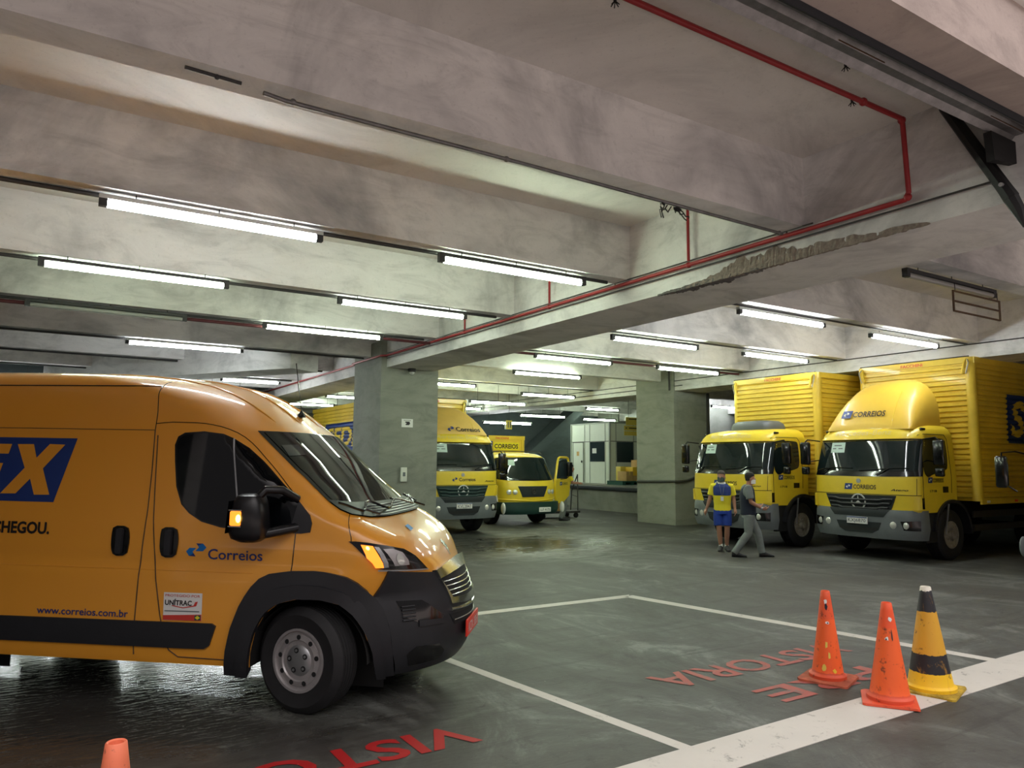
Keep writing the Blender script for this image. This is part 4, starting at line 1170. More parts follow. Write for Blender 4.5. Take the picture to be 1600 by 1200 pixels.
def cargo_box(t, x0, L, hw, z0, z1, ribbed=True, side_panel=None, front_logo=False, maker='FACCHINI'):
    """x0 = front of the box (negative x), body runs back L"""
    xb = x0 - L
    mat = 'box_yellow'
    core = MB().box(xb, x0 - .02, -hw + .02, hw - .02, z0, z1 - .01).build('cargo_box', mat, t, smooth=False)
    if ribbed:
        for s in (-1, 1):
            rib_face('ribbed_side', x0 - .12, xb + .06, z0 + .04, z1 - .12, (lambda u, z, d, s=s: (u, s * (hw - .012 + d), z)), mat, core)
        rib_face('ribbed_front', -hw + .12, hw - .12, z0 + .04, z1 - .12, (lambda u, z, d: (x0 - .012 + d, u, z)), mat, core)
    # smooth corner posts and rails
    for s in (-1, 1):
        m = MB(); n = 8; R0 = .11
        prof = []
        for k in range(n + 1):
            a = PI / 2 * k / n
            prof.append((x0 + .012 - R0 + R0 * math.sin(a), s * (hw + .012 - R0 + R0 * math.cos(a))))
        prof = [(x0 - .14, s * (hw + .008))] + prof + [(x0 + .008, s * (hw - .14))]
        m.rings([[(a, b, z) for a, b in prof] + [(x0 - .16, s * (hw - .16), z)] for z in (z0, z1)])
        m.build('corner_post', mat, core)
        MB().box(xb, x0 - .05, s * hw - .02, s * hw + .02, z1 - .12, z1).build('top_rail', mat, core, smooth=False)
        MB().box(xb, x0 - .05, s * hw - .02, s * hw + .02, z0 - .06, z0 + .05).build('bottom_rail', 'box_yellow', core, smooth=False)
        for k in range(3):
            x = x0 - .35 - k * 1.1
            MB().box(x, x + .12, s * hw - .0, s * (hw + .026), z0 - .035, z0 + .01).build('reflector_strip', 'plate_red' if k % 2 else 'white', core, smooth=False)
        if ribbed:
            MB().tube([(x0 - .02, s * (hw - .10), z1 - .02), (x0 + .05, s * (hw - .12), z1 - .10), (x0 + .06, s * (hw - .17), z1 - .34)], .02, 6).build('rope_hook', 'box_yellow', core)
            MB().tube([(x0 - .02, s * (hw - .10), z1 - .02), (x0 + .05, s * (hw - .04), z1 - .12), (x0 + .055, s * (hw - .10), z1 - .34)], .012, 6).build('rope_hook', 'silver', core)
    MB().box(x0 - .05, x0 + .015, -hw + .1, hw - .1, z1 - .12, z1).build('front_rail', mat, core, smooth=False)
    MB().tube([(x0, -hw + .05, z1 + .01), (x0, hw - .05, z1 + .01)], .014, 6).build('edge_trim', 'dark_pipe', core)
    fp = lambda u, v: (x0 + .018, u, v)
    if maker:
        decal('maker_lettering', fit(text_bm(maker, .02), -.22 + .0, z1 - .185 + .08, .24, z1 - .12 + .08), fp, 'red_ink', core, 0, 0, .002, smooth=False)
    if side_panel:
        for s, (a, b, c, d) in side_panel:      # a..b distance back from the box front, c..d heights
            def fside(u, v, s=s):
                # u grows to the viewer's right
                x = (x0 - u) if s > 0 else (x0 - (a + b) + u)
                return (x, s * (hw - .008 + rib_d(v, z0 + .04)), v)
            k = .16
            decal('side_panel', poly_bm([[(a - k * .3, c), (b - k, c), (b, d), (a, d)]]), fside, 'blue_panel', core, .5, .02625, .004, smooth=False)
            decal('side_lettering', fit(text_bm('SEDEX', .03, .2), a + .10, c + .12, b - .18, d - .12), fside, 'box_yellow', core, .5, .02625, .008, smooth=False)
    if front_logo:
        MB().box(x0 + .0, x0 + .02, -.30, .62, z1 - .44, z1 - .20).build('logo_plate', 'shirt_yellow', core, smooth=False)
        g = lambda u, v: (x0 + .024, u, v)
        decal('logo_square', poly_bm([[(-.62, z1 - .47), (-.36, z1 - .47), (-.33, z1 - .17), (-.59, z1 - .17)]]), g, 'blue_panel', core, 0, 0, .002, smooth=False)
        a_, b_ = icon_polys(-.47, z1 - .34, .09)
        decal('logo_mark', poly_bm(a_ + b_), g, 'white', core, 0, 0, .004, smooth=False)
        decal('box_lettering', fit(text_bm('CORREIOS', .03), -.27, z1 - .39, .58, z1 - .25), g, 'black_ink', core, 0, 0, .002, smooth=False)
    return core

def logo_row(f, parent, cx, cz, h, w, name='CORREIOS', old=True, off=.004):
    """badge and lettering on a mapped surface; cx = left end"""
    if old:
        decal('logo_square', poly_bm([[(cx, cz), (cx + h * 1.6, cz), (cx + h * 1.75, cz + h * 1.15), (cx + h * .15, cz + h * 1.15)]]), f, 'blue_panel', parent, 0, 0, off, smooth=False)
        a_, b_ = icon_polys(cx + h * .85, cz + h * .48, h * .52)
        decal('logo_mark', poly_bm(a_ + b_), f, 'white', parent, 0, 0, off + .002, smooth=False)
        x = cx + h * 1.9
    else:
        a_, b_ = icon_polys(cx + h * .85, cz + h * .4, h * .8)
        decal('logo_mark', poly_bm(a_ + b_), f, 'blue_ink', parent, 0, 0, off + .001, smooth=False)
        x = cx + h * 1.9
    decal('logo_lettering', fit(text_bm(name, .02), x, cz + h * .1, x + w, cz + h * .95), f, 'black_ink', parent, .08, 0, off, smooth=False)

def star(f, parent, cy, cz, r, mat='silver'):
    o = [(cy + r * math.cos(2 * PI * k / 28), cz + r * math.sin(2 * PI * k / 28)) for k in range(28)]
    i = [(cy + r * .86 * math.cos(2 * PI * k / 28), cz + r * .86 * math.sin(2 * PI * k / 28)) for k in range(28)]
    decal('star_emblem', poly_bm(ring_polys(o, i)), f, mat, parent, 0, 0, .03, .02, smooth=False)
    P = []
    for k in range(3):
        a = PI / 2 + 2 * PI * k / 3
        P.append([(cy + r * .92 * math.cos(a), cz + r * .92 * math.sin(a)), (cy + r * .14 * math.cos(a + PI / 3), cz + r * .14 * math.sin(a + PI / 3)), (cy, cz), (cy + r * .14 * math.cos(a - PI / 3), cz + r * .14 * math.sin(a - PI / 3))])
    decal('star_emblem', poly_bm(P), f, mat, parent, 0, 0, .032, .0, smooth=False)

def chassis(t, x0, x1, hw=.42, z=.78, wheels=(), rear=None, rad=.46):
    MB().box(x1, x0, -hw, -hw + .09, z, z + .22).build('chassis_rail', 'chassis', t, smooth=False)
    MB().box(x1, x0, hw - .09, hw, z, z + .22).build('chassis_rail', 'chassis', t, smooth=False)
    m = MB()
    for x in wheels + ((rear,) if rear else ()):
        m = MB(); m.tube([(x, -.85, rad), (x, .85, rad)], .07, 10); m.build('axle', 'chassis', t)
def hung_mirror(t, x, y, z0, z1, s, arm_z, arm_x=-.25, arm_y=.95):
    mm = MB().box(x - .05, x + .05, y - .10, y + .10, z0, z1, bev=.03).build('door_mirror', 'gloss_black', t)
    MB().tube([(arm_x, s * arm_y, arm_z), (x, y - s * .06, arm_z + .03), (x, y, z1)], .014, 6).build('mirror_arm', 'gloss_black', mm)
    MB().tube([(arm_x - .05, s * arm_y, z0 + .1), (x, y, z0 + .05)], .012, 6).build('mirror_arm', 'gloss_black', mm)
    return mm

def atego(name, label, loc, rz, box, fairing=False, ac=False, plate='KXJ6B70', grille='dark_grille', my_l=1.33, visor='Mercedes-Benz', old=True, papers=True, steer=0.0, maker='FACCHINI', mdz=0.0):
    t = thing(name, label, 'truck', loc, rz, 'yellow postal box trucks')
    A = ATEGO
    zs = [.90 + i * .055 for i in range(24)] + [2.20, 2.24, 2.27, 2.30, 2.34, 2.38, 2.42, 2.45, 2.48, 2.505, 2.525, 2.54, 2.548, 2.55]
    me = A.body(0, 0, -1.43, zs=zs, nf=8, nc=16).mesh('cab')
    me = boolean_cut(me, [cyl_mesh(-1.22, .47, .60, -1.4, -.5, n=36), cyl_mesh(-1.22, .47, .60, .5, 1.4, n=36)])
    cab = link('cab', me, 'truck_yellow', t)
    # glass
    ws = []
    for z in (1.62, 1.80, 2.0, 2.22): ws.append((A.q(A.par(z)[0] - A.par(z)[2] * .985, z), z))
    q0 = .03
    W1 = [(q0, 1.56), (1.0, 1.545), (2 - q0, 1.56), (2 - q0 - .01, 2.245), (1.0, 2.26), (q0 + .01, 2.245)]
    decal('windscreen_border', poly_bm([W1]), A.P, 'gloss_black', t, .06, .06, .004)
    W2 = [(q0 + .07, 1.66), (1.0, 1.645), (2 - q0 - .07, 1.66), (2 - q0 - .08, 2.215), (1.0, 2.23), (q0 + .08, 2.215)]
    g = decal('windscreen', poly_bm([W2]), A.P, 'glass_cab', t, .06, .06, .010)
    if papers:
        decal('paper_notice', poly_bm([[(.62, 2.00), (.84, 2.00), (.84, 2.20), (.62, 2.20)]]), A.P, 'paper', t, .06, .06, .014)
        m = MB()
        decal('paper_lines', poly_bm([[(.67, 2.13), (.79, 2.13), (.79, 2.15), (.67, 2.15)], [(.65, 2.07), (.81, 2.07), (.81, 2.09), (.65, 2.09)]]), A.P, 'grey_plastic', t, 0, 0, .016)
    for a, b in ((.35, .95), (1.0, 1.6)):
        pts = [Vector(A.P(a + (b - a) * k / 8, 1.66 + .05 * math.sin(k / 8 * 2))) + Vector((.025, 0, 0)) for k in range(9)]
        w = MB().tube(pts, .009, 6).build('wiper_blade', 'gloss_black', t)
        MB().tube([pts[4], Vector(A.P(a + .15, 1.585)) + Vector((.03, 0, 0))], .010, 6).build('wiper_arm', 'gloss_black', w)
    if visor:
        decal('visor_lettering', fit(text_bm(visor, .012), -.62, 2.335, .55, 2.43), A.front, 'faint_letter', t, .08, .03, .006, smooth=False)
    # sun visor lip, panel seam
    m = MB(); m.tube([Vector(A.P(q0 + (2 - 2 * q0) * k / 30, 2.262)) + Vector((.008, 0, 0)) for k in range(31)], .014, 6); m.build('visor_lip', 'truck_yellow', t)
    MB().tube([Vector(A.P(.06 + 1.88 * k / 30, 1.215)) + Vector((.003, 0, 0)) for k in range(31)], .006, 6).build('panel_seam', 'chassis', t)
    for a in (.22, 1.78):
        MB().tube([Vector(A.P(a, 1.22 + k * .06)) + Vector((.002, 0, 0)) for k in range(6)], .005, 6).build('panel_seam', 'chassis', t)
    logo_row(lambda u, v: A.front(u, v), t, -.30, 1.295, .10, .46, 'CORREIOS' if old else 'Correios', old)
    decal('model_lettering', fit(text_bm('Atego', .02, .3), .62, 1.275, .92, 1.325), A.front, 'black_ink', t, .05, 0, .005, smooth=False)
    st = MB().lathe([(.045, 0), (.045, .01), (.001, .012)], 16, Matrix.Translation((A.X(0, 1.46) + .002, 0, 1.46)) @ Matrix.Rotation(R(90), 4, 'Y')).build('badge', 'silver', t)
    # grille
    G = [(-.72, 1.20), (.72, 1.20), (.60, .90), (-.60, .90)]
    decal('grille', poly_bm([[(x, z) for x, z in G]]), A.front, grille, t, .08, .05, .012, .01)
    m = MB()
    for z, hw in ((1.13, .66), (1.05, .62), (.97, .58)):
        m = MB(); m.tube([Vector(A.front(hw * k / 8, z - (.02 if abs(k) < 6 else 0))) + Vector((.03, 0, 0)) for k in range(-8, 9)], .022, 6)
        m.build('grille_bar', 'black_plastic' if grille == 'dark_grille' else grille, t)
    star(A.front, t, 0, 1.07, .15, 'fixture_white')
    # corner air vanes
    for s in (-1, 1):
        pts = [(.10, .95), (.34, .95), (.27, 1.19), (.10, 1.19)]
        if s > 0: pts = [(2 - a, b) for a, b in pts][::-1]
        decal('corner_panel', poly_bm([pts]), A.P, 'truck_yellow', t, .05, .05, .035, .03)
        pts = [(-.03, .97), (.07, .97), (.07, 1.17), (-.03, 1.17)]
        if s > 0: pts = [(2 - a, b) for a, b in pts][::-1]
        decal('air_gap', poly_bm([pts]), A.P, 'gloss_black', t, .05, .05, .006)
    # bumper
    B = Surf([(.42, .02), (.5, .06), (.9, .07), (.95, .04)], [(.42, 1.08), (.6, 1.12), (.95, 1.10)], [(.4, .42), (1, .42)], [(.4, 2.6), (1, 2.6)])
    m = B.body(.40, .94, -.40, nz=8, nf=3, nc=14); bp = m.build('bumper', 'grey_plastic', t)
    decal('bumper_intake', poly_bm([[(-.46, .70), (.46, .70), (.40, .56), (.28, .50), (-.28, .50), (-.40, .56)]]), B.front, 'dark_grille', bp, .08, .05, .006)
    decal('upper_intake', poly_bm([[(-.62, .935), (.62, .935), (.50, .80), (-.50, .80)]]), B.front, 'dark_grille', bp, .08, .05, .006)
    decal('bumper_bar', poly_bm([[(-.40, .60), (.40, .60), (.36, .54), (-.36, .54)]]), B.front, 'chassis', bp, .08, .05, .010)
    MB().box(.08, .105, -.21, .21, .655, .785, bev=.004).build('number_plate', 'white', bp)
    pf = plane_map((.106, 0, .69), (0, 1, 0), (0, 0, 1))
    flat_text('plate_number', plate, (-.18, -.02, .18, .06), pf, 'black_ink', bp, .002)
    MB().box(.104, .108, -.205, .205, .765, .782).build('plate_band', 'blue_panel', bp, smooth=False)
    for s in (-1, 1):
        pod = [(.22, .58), (.52, .58), (.56, .74), (.20, .76)]
        if s > 0: pod = [(2 - a, b) for a, b in pod][::-1]
        decal('lamp_pod', poly_bm([pod]), B.P, 'gloss_black', bp, .05, .05, .006)
        for y in (.66, .86):
            x = B.X(y, .665)
            MB().lathe([(.062, -.02), (.066, .012), (.05, .024), (.02, .03), (.001, .031)], 18, Matrix.Translation((x - .012, s * y, .665)) @ Matrix.Rotation(R(90), 4, 'Y') @ Matrix.Rotation(R(0), 4, 'X')).build('headlamp', 'lamp_glass', bp)
    # doors
    for s in (-1, 1):
        f = (lambda u, v: A.near(u, v)) if s < 0 else (lambda u, v: A.far(u, v))
        F = (lambda p: p) if s < 0 else (lambda p: mir(p))
        win = smooth_poly(F([(-.33, 1.62), (-.33, 1.80), (-.40, 2.24), (-.46, 2.27), (-1.10, 2.27), (-1.17, 2.22), (-1.17, 1.74), (-1.06, 1.66), (-.62, 1.60), (-.45, 1.53)]), 2)
        decal('side_window', poly_bm([win]), f, 'glass_cab', t, .1, .06, .005)
        DL = [(-.29, 1.0), (-.28, 1.6), (-.33, 2.28), (-.40, 2.34), (-1.16, 2.34), (-1.23, 2.28), (-1.25, 1.6), (-1.24, 1.25)]
        P = [Vector((x, s * A.Y(x, z) + s * .001, z)) for x, z in resample(DL, 30)]
        MB().tube(P, .006, 6).build('door_seam', 'chassis', t)
        hp = F([(-1.12, 1.26), (-.94, 1.26), (-.94, 1.37), (-1.12, 1.37)])
        decal('handle_recess', poly_bm([hp]), f, 'gloss_black', t, .1, .1, .008, .006)
        logo_row(f, t, -.92 if s < 0 else .44, 1.44, .09, .36)
        decal('type_number', fit(text_bm('1718', .02), (.50 if s > 0 else -.75), 1.27, (.72 if s > 0 else -.53), 1.315), f, 'black_ink', t, .1, .1, .005, smooth=False)
        MB().box(-.62, -.48, s * .98 - .02, s * .98 + .02, 2.41, 2.46, bev=.015).build('marker_lamp', 'gloss_black', t)
        # step well and wheel arch
        MB().box(-.72, -.36, s * 1.04 - .05, s * 1.04 + .02, .36, .92).build('step_panel', 'chassis', t, smooth=False)
        m = MB()
        arcs = []
        for rr_, yy in ((.60, .55), (.60, 1.12), (.66, 1.12), (.66, .55)):
            arcs.append([(-1.22 + rr_ * math.cos(R(8) + (PI - R(8)) * k / 22 * 1.0), s * yy, .47 + rr_ * math.sin(R(8) + (PI - R(8)) * k / 22)) for k in range(23)])
        m.rings([list(x) for x in zip(*arcs)], cap=True)
        m.build('mudguard', 'black_plastic', t)
        mx, my = (-.02, -1.17) if s < 0 else (-.42 if my_l > 1.3 else -.1, my_l)
        hung_mirror(t, mx, my, 1.76 - mdz, 2.22 - mdz, s, 2.24 - mdz, -.30 if s < 0 else -.45, 1.02)
        MB().box(mx - .04, mx + .05, my - .08, my + .08, 1.56 - mdz, 1.72 - mdz, bev=.03).build('small_mirror', 'gloss_black', t)
        wheel(t, (-1.22, s * .92, .47), .47, .27, .25, s, steer, 'truck')
        wheel(t, (-5.2, s * .78, .47), .47, .50, .25, s, 0, 'truck', detail=False)
        MB().box(-4.3, -2.1, s * 1.02 - .02, s * 1.02 + .02, .50, .62).build('side_guard', 'dark_pipe', t, smooth=False)
        MB().box(-4.3, -2.1, s * 1.02 - .02, s * 1.02 + .02, .76, .88).build('side_guard', 'dark_pipe', t, smooth=False)
    MB().tube([(-1.05, 1.04, .50), (-.98, 1.16, 1.05)], .016, 6).build('wheel_rod', 'silver', t)
    MB().tube([(-1.05, -1.04, .50), (-.98, -1.16, 1.05)], .016, 6).build('wheel_rod', 'silver', t)
    chassis(t, -.3, -8.2, wheels=(-1.22,), rear=-5.2)
    MB().box(-3.3, -2.3, -.98, -.50, .45, .95, bev=.06).build('fuel_tank', 'dark_pipe', t)
    MB().box(-1.5, -.05, -.55, .55, .5, 1.0).build('engine_block', 'chassis', t, smooth=False)
    if fairing:
        FS = []
        m = MB()
        # rings along x, each an arch from one side to the other
        stations = [(-.34, 2.46, .86, 3.0), (-.40, 2.60, .88, 3.0), (-.50, 2.80, .89, 3.0), (-.64, 3.02, .89, 3.0), (-.82, 3.22, .88, 3.0), (-1.02, 3.37, .87, 3.0), (-1.22, 3.46, .86, 3.0), (-1.40, 3.49, .86, 3.0)]
        H_ = fairing
        rs = []
        for x, zt, hw, e in stations:
            zt = 2.46 + (zt - 2.46) * H_
            ring = []
            for k in range(33):
                a = PI * k / 32
                c, s_ = math.cos(a), math.sin(a)
                hh = max(zt - 2.44, .02)
                yy = hw * (abs(c) ** (2 / e)) * (1 if c > 0 else -1)
                ring.append((x, yy, 2.44 + hh * abs(s_) ** (2 / e)))
            rs.append(ring)
        m.rings(rs, cap=True)
        fo = m.build('roof_fairing', 'truck_fairing' if old else 'faded_fairing', t)
        top = {}
        def ff(u, v):
            # front slope of the fairing: height -> x
            for (xa, za, *_), (xb_, zb, *_) in zip(stations, stations[1:]):
                za = 2.46 + (za - 2.46) * H_; zb = 2.46 + (zb - 2.46) * H_
                if v <= zb: return (xa + (xb_ - xa) * (v - za) / (zb - za) + .012 , u, v)
            return (-1.4, u, v)
        logo_row(ff, fo, -.60 if old else -.25, 2.69 if old else 2.51, .13, .68, 'CORREIOS' if old else 'Correios', old, off=.012)
        MB().tube([Vector(ff(.50, 2.50 + k * .1)) + Vector((.01, 0, 0)) for k in range(8)], .004, 5).build('fairing_crease', 'truck_yellow', fo)
    if ac:
        m = MB(); rs = []
        for z, gx, gy in ((2.53, .0, .0), (2.60, .0, .0), (2.68, .03, .03), (2.735, .12, .10), (2.745, .22, .20)):
            ring = []
            for k in range(28):
                a = 2 * PI * k / 28; c, s_ = math.cos(a), math.sin(a)
                ring.append((-1.1 + (.42 - gx) * abs(c) ** .5 * (1 if c > 0 else -1), .05 + (.55 - gy) * abs(s_) ** .5 * (1 if s_ > 0 else -1), z))
            rs.append(ring)
        m.rings(rs); m.build('roof_air_conditioner', 'unit_grey', t)
    x0, L, hw, z0, z1, panel = box
    cargo_box(t, x0, L, hw, z0, z1, True, panel, maker=maker)
    return t

# trucks on the right face -x (rotation 180 deg): local +y (left flank) points to world -y, towards the viewer
P_D = [(1, (1.25, 5.2, 2.22, 3.22)), (-1, (1.0, 5.0, 2.22, 3.22))]
atego('box_truck', 'yellow postal truck with roof fairing, KXJ6870 plate and blue panel on its side', (13.33, 8.66, 0), PI,
      (-2.02, 6.4, 1.20, 1.08, 3.90, P_D), fairing=1.0, plate='KXJ6870')
atego('box_truck', 'yellow postal truck with a dark roof air conditioner, behind the two walking men', (12.80, 11.52, 0), PI,
      (-1.72, 6.4, 1.20, 1.08, 3.82, P_D), ac=True, plate='KPM2194')
# truck by the near pillar faces -y
P_A = [(-1, (.9, 5.2, 2.08, 2.92)), (1, (.9, 5.2, 2.08, 2.92))]
atego('box_truck', 'yellow postal truck half hidden by the near pillar, matt roof fairing and white plate', (8.72, 16.05, 0), -PI / 2,
      (-1.85, 6.6, 1.10, 1.05, 3.46, P_A), fairing=.72, plate='KVL2847', old=False, steer=R(0), mdz=.22, grille='green_grille', my_l=1.17)

# ---- small truck with open door, and the one at the right edge of the picture
def small_truck(name, label, loc, rz, box, open_door=True, bumper='green_bumper', plate='LLF 4175'):
    t = thing(name, label, 'truck', loc, rz, 'yellow postal box trucks')
    A = SMALL
    zs = [.62 + i * .05 for i in range(27)] + [1.96, 1.98, 2.0, 2.02, 2.035, 2.05, 2.06]
    me = A.body(0, 0, -1.55, zs=zs, nf=8, nc=16).mesh('cab')
    me = boolean_cut(me, [cyl_mesh(-1.05, .40, .50, -1.3, -.45, n=32), cyl_mesh(-1.05, .40, .50, .45, 1.3, n=32)])
    link('cab', me, 'truck_yellow', t)
    W1 = [(.04, 1.36), (.10, 1.30), (.5, 1.26), (1.0, 1.25), (1.5, 1.26), (1.9, 1.30), (1.96, 1.36), (1.93, 1.86), (1.8, 1.90), (1.0, 1.92), (.2, 1.90), (.07, 1.86)]
    decal('windscreen_border', poly_bm([W1]), A.P, 'gloss_black', t, .06, .06, .004)
    W2 = [(1 + (q - 1) * .94, 1.58 + (z - 1.58) * .90 + .01) for q, z in W1]
    decal('windscreen', poly_bm([W2]), A.P, 'glass_cab', t, .06, .06, .009)
    decal('paper_notice', poly_bm([[(.50, 1.68), (.70, 1.68), (.70, 1.84), (.50, 1.84)]]), A.P, 'paper', t, .06, .06, .013)
    decal('grille', poly_bm([[(-.50, 1.10), (.50, 1.10), (.36, .80), (-.36, .80)]]), A.front, 'dark_grille', t, .06, .06, .010, .008)
    star(A.front, t, 0, .96, .08, 'dark_pipe')
    for s in (-1, 1):
        for y in (.58, .74):
            MB().lathe([(.07, -.02), (.07, .01), (.05, .022), (.001, .03)], 18, Matrix.Translation((A.X(y, .92), s * y, .94)) @ Matrix.Rotation(R(90), 4, 'Y') @ Matrix.Rotation(s * R(-18), 4, 'X')).build('headlamp', 'lamp_glass', t)
        win = [(-.45, 1.32), (-.62, 1.80), (-.70, 1.86), (-1.30, 1.86), (-1.34, 1.80), (-1.34, 1.34), (-1.2, 1.28)]
        f = A.near if s < 0 else A.far
        decal('side_window', poly_bm([win if s < 0 else mir(win)]), f, 'glass_cab', t, .1, .06, .005)
        wheel(t, (-1.05, s * .80, .40), .40, .24, .21, s, 0, 'truck')
        wheel(t, (-4.2, s * .72, .40), .40, .42, .21, s, 0, 'truck', detail=False)
        MB().tube([Vector(A.P(.12 if s < 0 else 1.88, .66)) + Vector((0, s * .02, 0)), Vector(A.P(.08 if s < 0 else 1.92, .9)) + Vector((.0, s * .04, 0))], .02, 6).build('corner_trim', 'white', t)
    m = MB(); m.tube([Vector(A.front(.95 * k / 12, .74)) + Vector((.01, 0, -.06 * (1 - abs(k) / 12))) for k in range(-12, 13)], .02, 6); m.build('panel_lip', 'truck_yellow', t)
    B = Surf([(.30, .05), (.4, .1), (.66, .1)], [(.3, .9), (.45, .98), (.66, .98)], [(0, .35)], [(0, 2.6)])
    bp = B.body(.32, .66, -.5, nz=5, nf=3, nc=12).build('bumper', bumper, t)
    MB().box(.11, .125, .12, .52, .38, .51, bev=.004).build('number_plate', 'white', bp)
    flat_text('plate_number', plate, (.16, .415, .48, .48), plane_map((.127, 0, 0), (0, 1, 0), (0, 0, 1)), 'black_ink', bp, .002)
    for s in (-1, 1):
        MB().ell((.0, s * 1.0, .50), (.10, .05, .16), 14, 8).build('bumper_end', 'white' if open_door else bumper, bp)
    # right mirror on a long arm
    mm = MB().box(.22, .32, -1.22, -1.04, 1.42, 1.92, bev=.04).build('door_mirror', 'gloss_black', t)
    MB().tube([(-.35, -.84, 1.90), (.1, -1.0, 1.99), (.27, -1.12, 1.97), (.27, -1.13, 1.5), (.1, -1.0, 1.36)], .013, 6).build('mirror_arm', 'gloss_black', mm)
    if open_door:
        # door hinged at the front of the left flank, swung well open
        Md = Matrix.Translation((-.30, .96, 0)) @ Matrix.Rotation(R(-62), 4, 'Z')
        # local door plane: x back along the door, from 0 to -.98
        out = smooth_poly([(0, .80), (0, 1.30), (-.18, 1.88), (-.26, 1.94), (-.86, 1.94), (-.94, 1.86), (-.96, 1.0), (-.90, .78), (-.50, .60), (-.1, .58)], 1)
        inn = smooth_poly([(-.13, 1.32), (-.26, 1.80), (-.32, 1.86), (-.80, 1.86), (-.86, 1.80), (-.86, 1.36), (-.80, 1.28), (-.22, 1.26)], 1)
        bm = MB()
        def face(poly, y): return [Md @ Vector((x, y, z)) for x, z in poly]
        n1, n2 = len(out), len(inn)
        # frame as bridged strips (resampled outline to outline) above the waist, solid panel below
        lowp = [p for p in [(0, .80), (0, 1.29), (-.13, 1.30), (-.86, 1.30), (-.95, 1.30), (-.96, 1.0), (-.90, .78), (-.50, .60), (-.1, .58)]]
        for y0, y1 in ((-.035, .035),):
            n = len(lowp); bm.add(face(lowp, y0) + face(lowp, y1), [tuple(range(n)), tuple(range(n, 2 * n))[::-1]] + [(i, (i + 1) % n, (i + 1) % n + n, i + n) for i in range(n)])
        bm.tube([Md @ Vector(p) for p in [(-.02, 0, 1.25), (-.18, 0, 1.80), (-.24, 0, 1.90), (-.34, 0, 1.93), (-.78, 0, 1.93), (-.89, 0, 1.90), (-.92, 0, 1.80), (-.93, 0, 1.25)]], .035, 8)
        dr = bm.build('open_door', 'truck_yellow', t)
        bm = MB(); bm.add(face(inn, .0) + face(inn, .008), [tuple(range(n2)), tuple(range(n2, 2 * n2))[::-1]] + [(i, (i + 1) % n2, (i + 1) % n2 + n2, i + n2) for i in range(n2)])
        bm.build('door_glass', 'booth_glass', dr, smooth=False)
        dm = MB().box(-.84, -.60, .09, .19, 1.36, 1.80, Md, bev=.03).build('door_mirror', 'gloss_black', dr)
        MB().tube([Md @ Vector(p) for p in [(-.30, .03, 1.28), (-.5, .14, 1.30), (-.7, .14, 1.38)]], .012, 6).build('mirror_arm', 'gloss_black', dr)
        logo_row(lambda u, v: Md @ Vector((-u, .038, v)), dr, .25, 1.10, .09, .36)
    chassis(t, -.3, -6.2, .38, .62, wheels=(-1.05,), rear=-4.2, rad=.40)
    x0, L, hw, z0, z1 = box
    cargo_box(t, x0, L, hw, z0, z1, False, None, front_logo=open_door, maker='FACCHINI' if open_door else None)
    m = MB(); m.box(x0 + .1, x0 + .3, -.85, .85, z0 - .1, z0 + .1); m.build('cross_member', 'chassis', t, smooth=False)
    for a in (-.62, .62): MB().tube([(-.50, a, 2.0), (-.62, a, 2.09), (-1.25, a, 2.09), (-1.35, a, 2.04)], .012, 6).build('roof_rail', 'dark_pipe', t)
    MB().tube([(-.6, -.62, 2.09), (-.6, .62, 2.09)], .012, 6).build('roof_rail', 'dark_pipe', t)
    return t
small_truck('box_truck', 'small yellow postal truck with its driver door open and dark green bumper', (11.92, 17.75, 0), -PI / 2, (-1.75, 4.6, .86, .95, 2.58))
small_truck('box_truck', 'yellow truck cut off by the right edge, only cab corner and mirror showing', (13.2, 4.80, 0), PI, (-1.75, 4.6, 1.0, .95, 2.9), open_door=False, bumper='grey_plastic')
# ------------------------------------------------------------------ traffic cones
def cone(name, label, loc, h, mat, base_mat, rz=0.0, lean=(0, 0), top='open', sq=.19, R0=.128, RT=.030):
    t = thing(name, label, 'cone', (loc[0], loc[1], 0), rz, 'traffic cones', lean[0], lean[1])
    prof = [(R0 + .022, .018), (R0 + .024, .05), (R0 + .004, .062), (R0, .07)]
    for k in range(1, 13):
        z = .07 + (h - .07) * k / 12
        prof.append((R0 + (RT - R0) * (k / 12) ** .97, z))
    prof += [(RT - .004, h + .004), (RT - .010, h), (RT - .012, h - .03)]
    MB().lathe(prof, 36).build('cone_body', mat, t)
    m = MB(); pts = []
    rn = random.Random(int(h * 1000))
    for k in range(8):
        a = PI / 4 * k + PI / 4
        r = sq * (1.33 if k % 2 == 0 else 1.12)
        pts.append((r * math.cos(a), r * math.sin(a)))
    pts = [(sq * (1.0 + .05 * rn.random()) * sx, sq * (1.0 + .05 * rn.random()) * sy) for sx, sy in ((1, .9), (.9, 1), (-.9, 1), (-1, .9), (-1, -.9), (-.9, -1), (.9, -1), (1, -.9))]
    n = len(pts)
    lift = [rn.random() * .014 for _ in pts]
    m.rings([[(x, y, .001 + l) for (x, y), l in zip(pts, lift)], [(x * .99, y * .99, .016 + l) for (x, y), l in zip(pts, lift)], [(x * .78, y * .78, .026) for x, y in pts]])
    m.build('cone_base', base_mat, t, smooth=False)
    return t
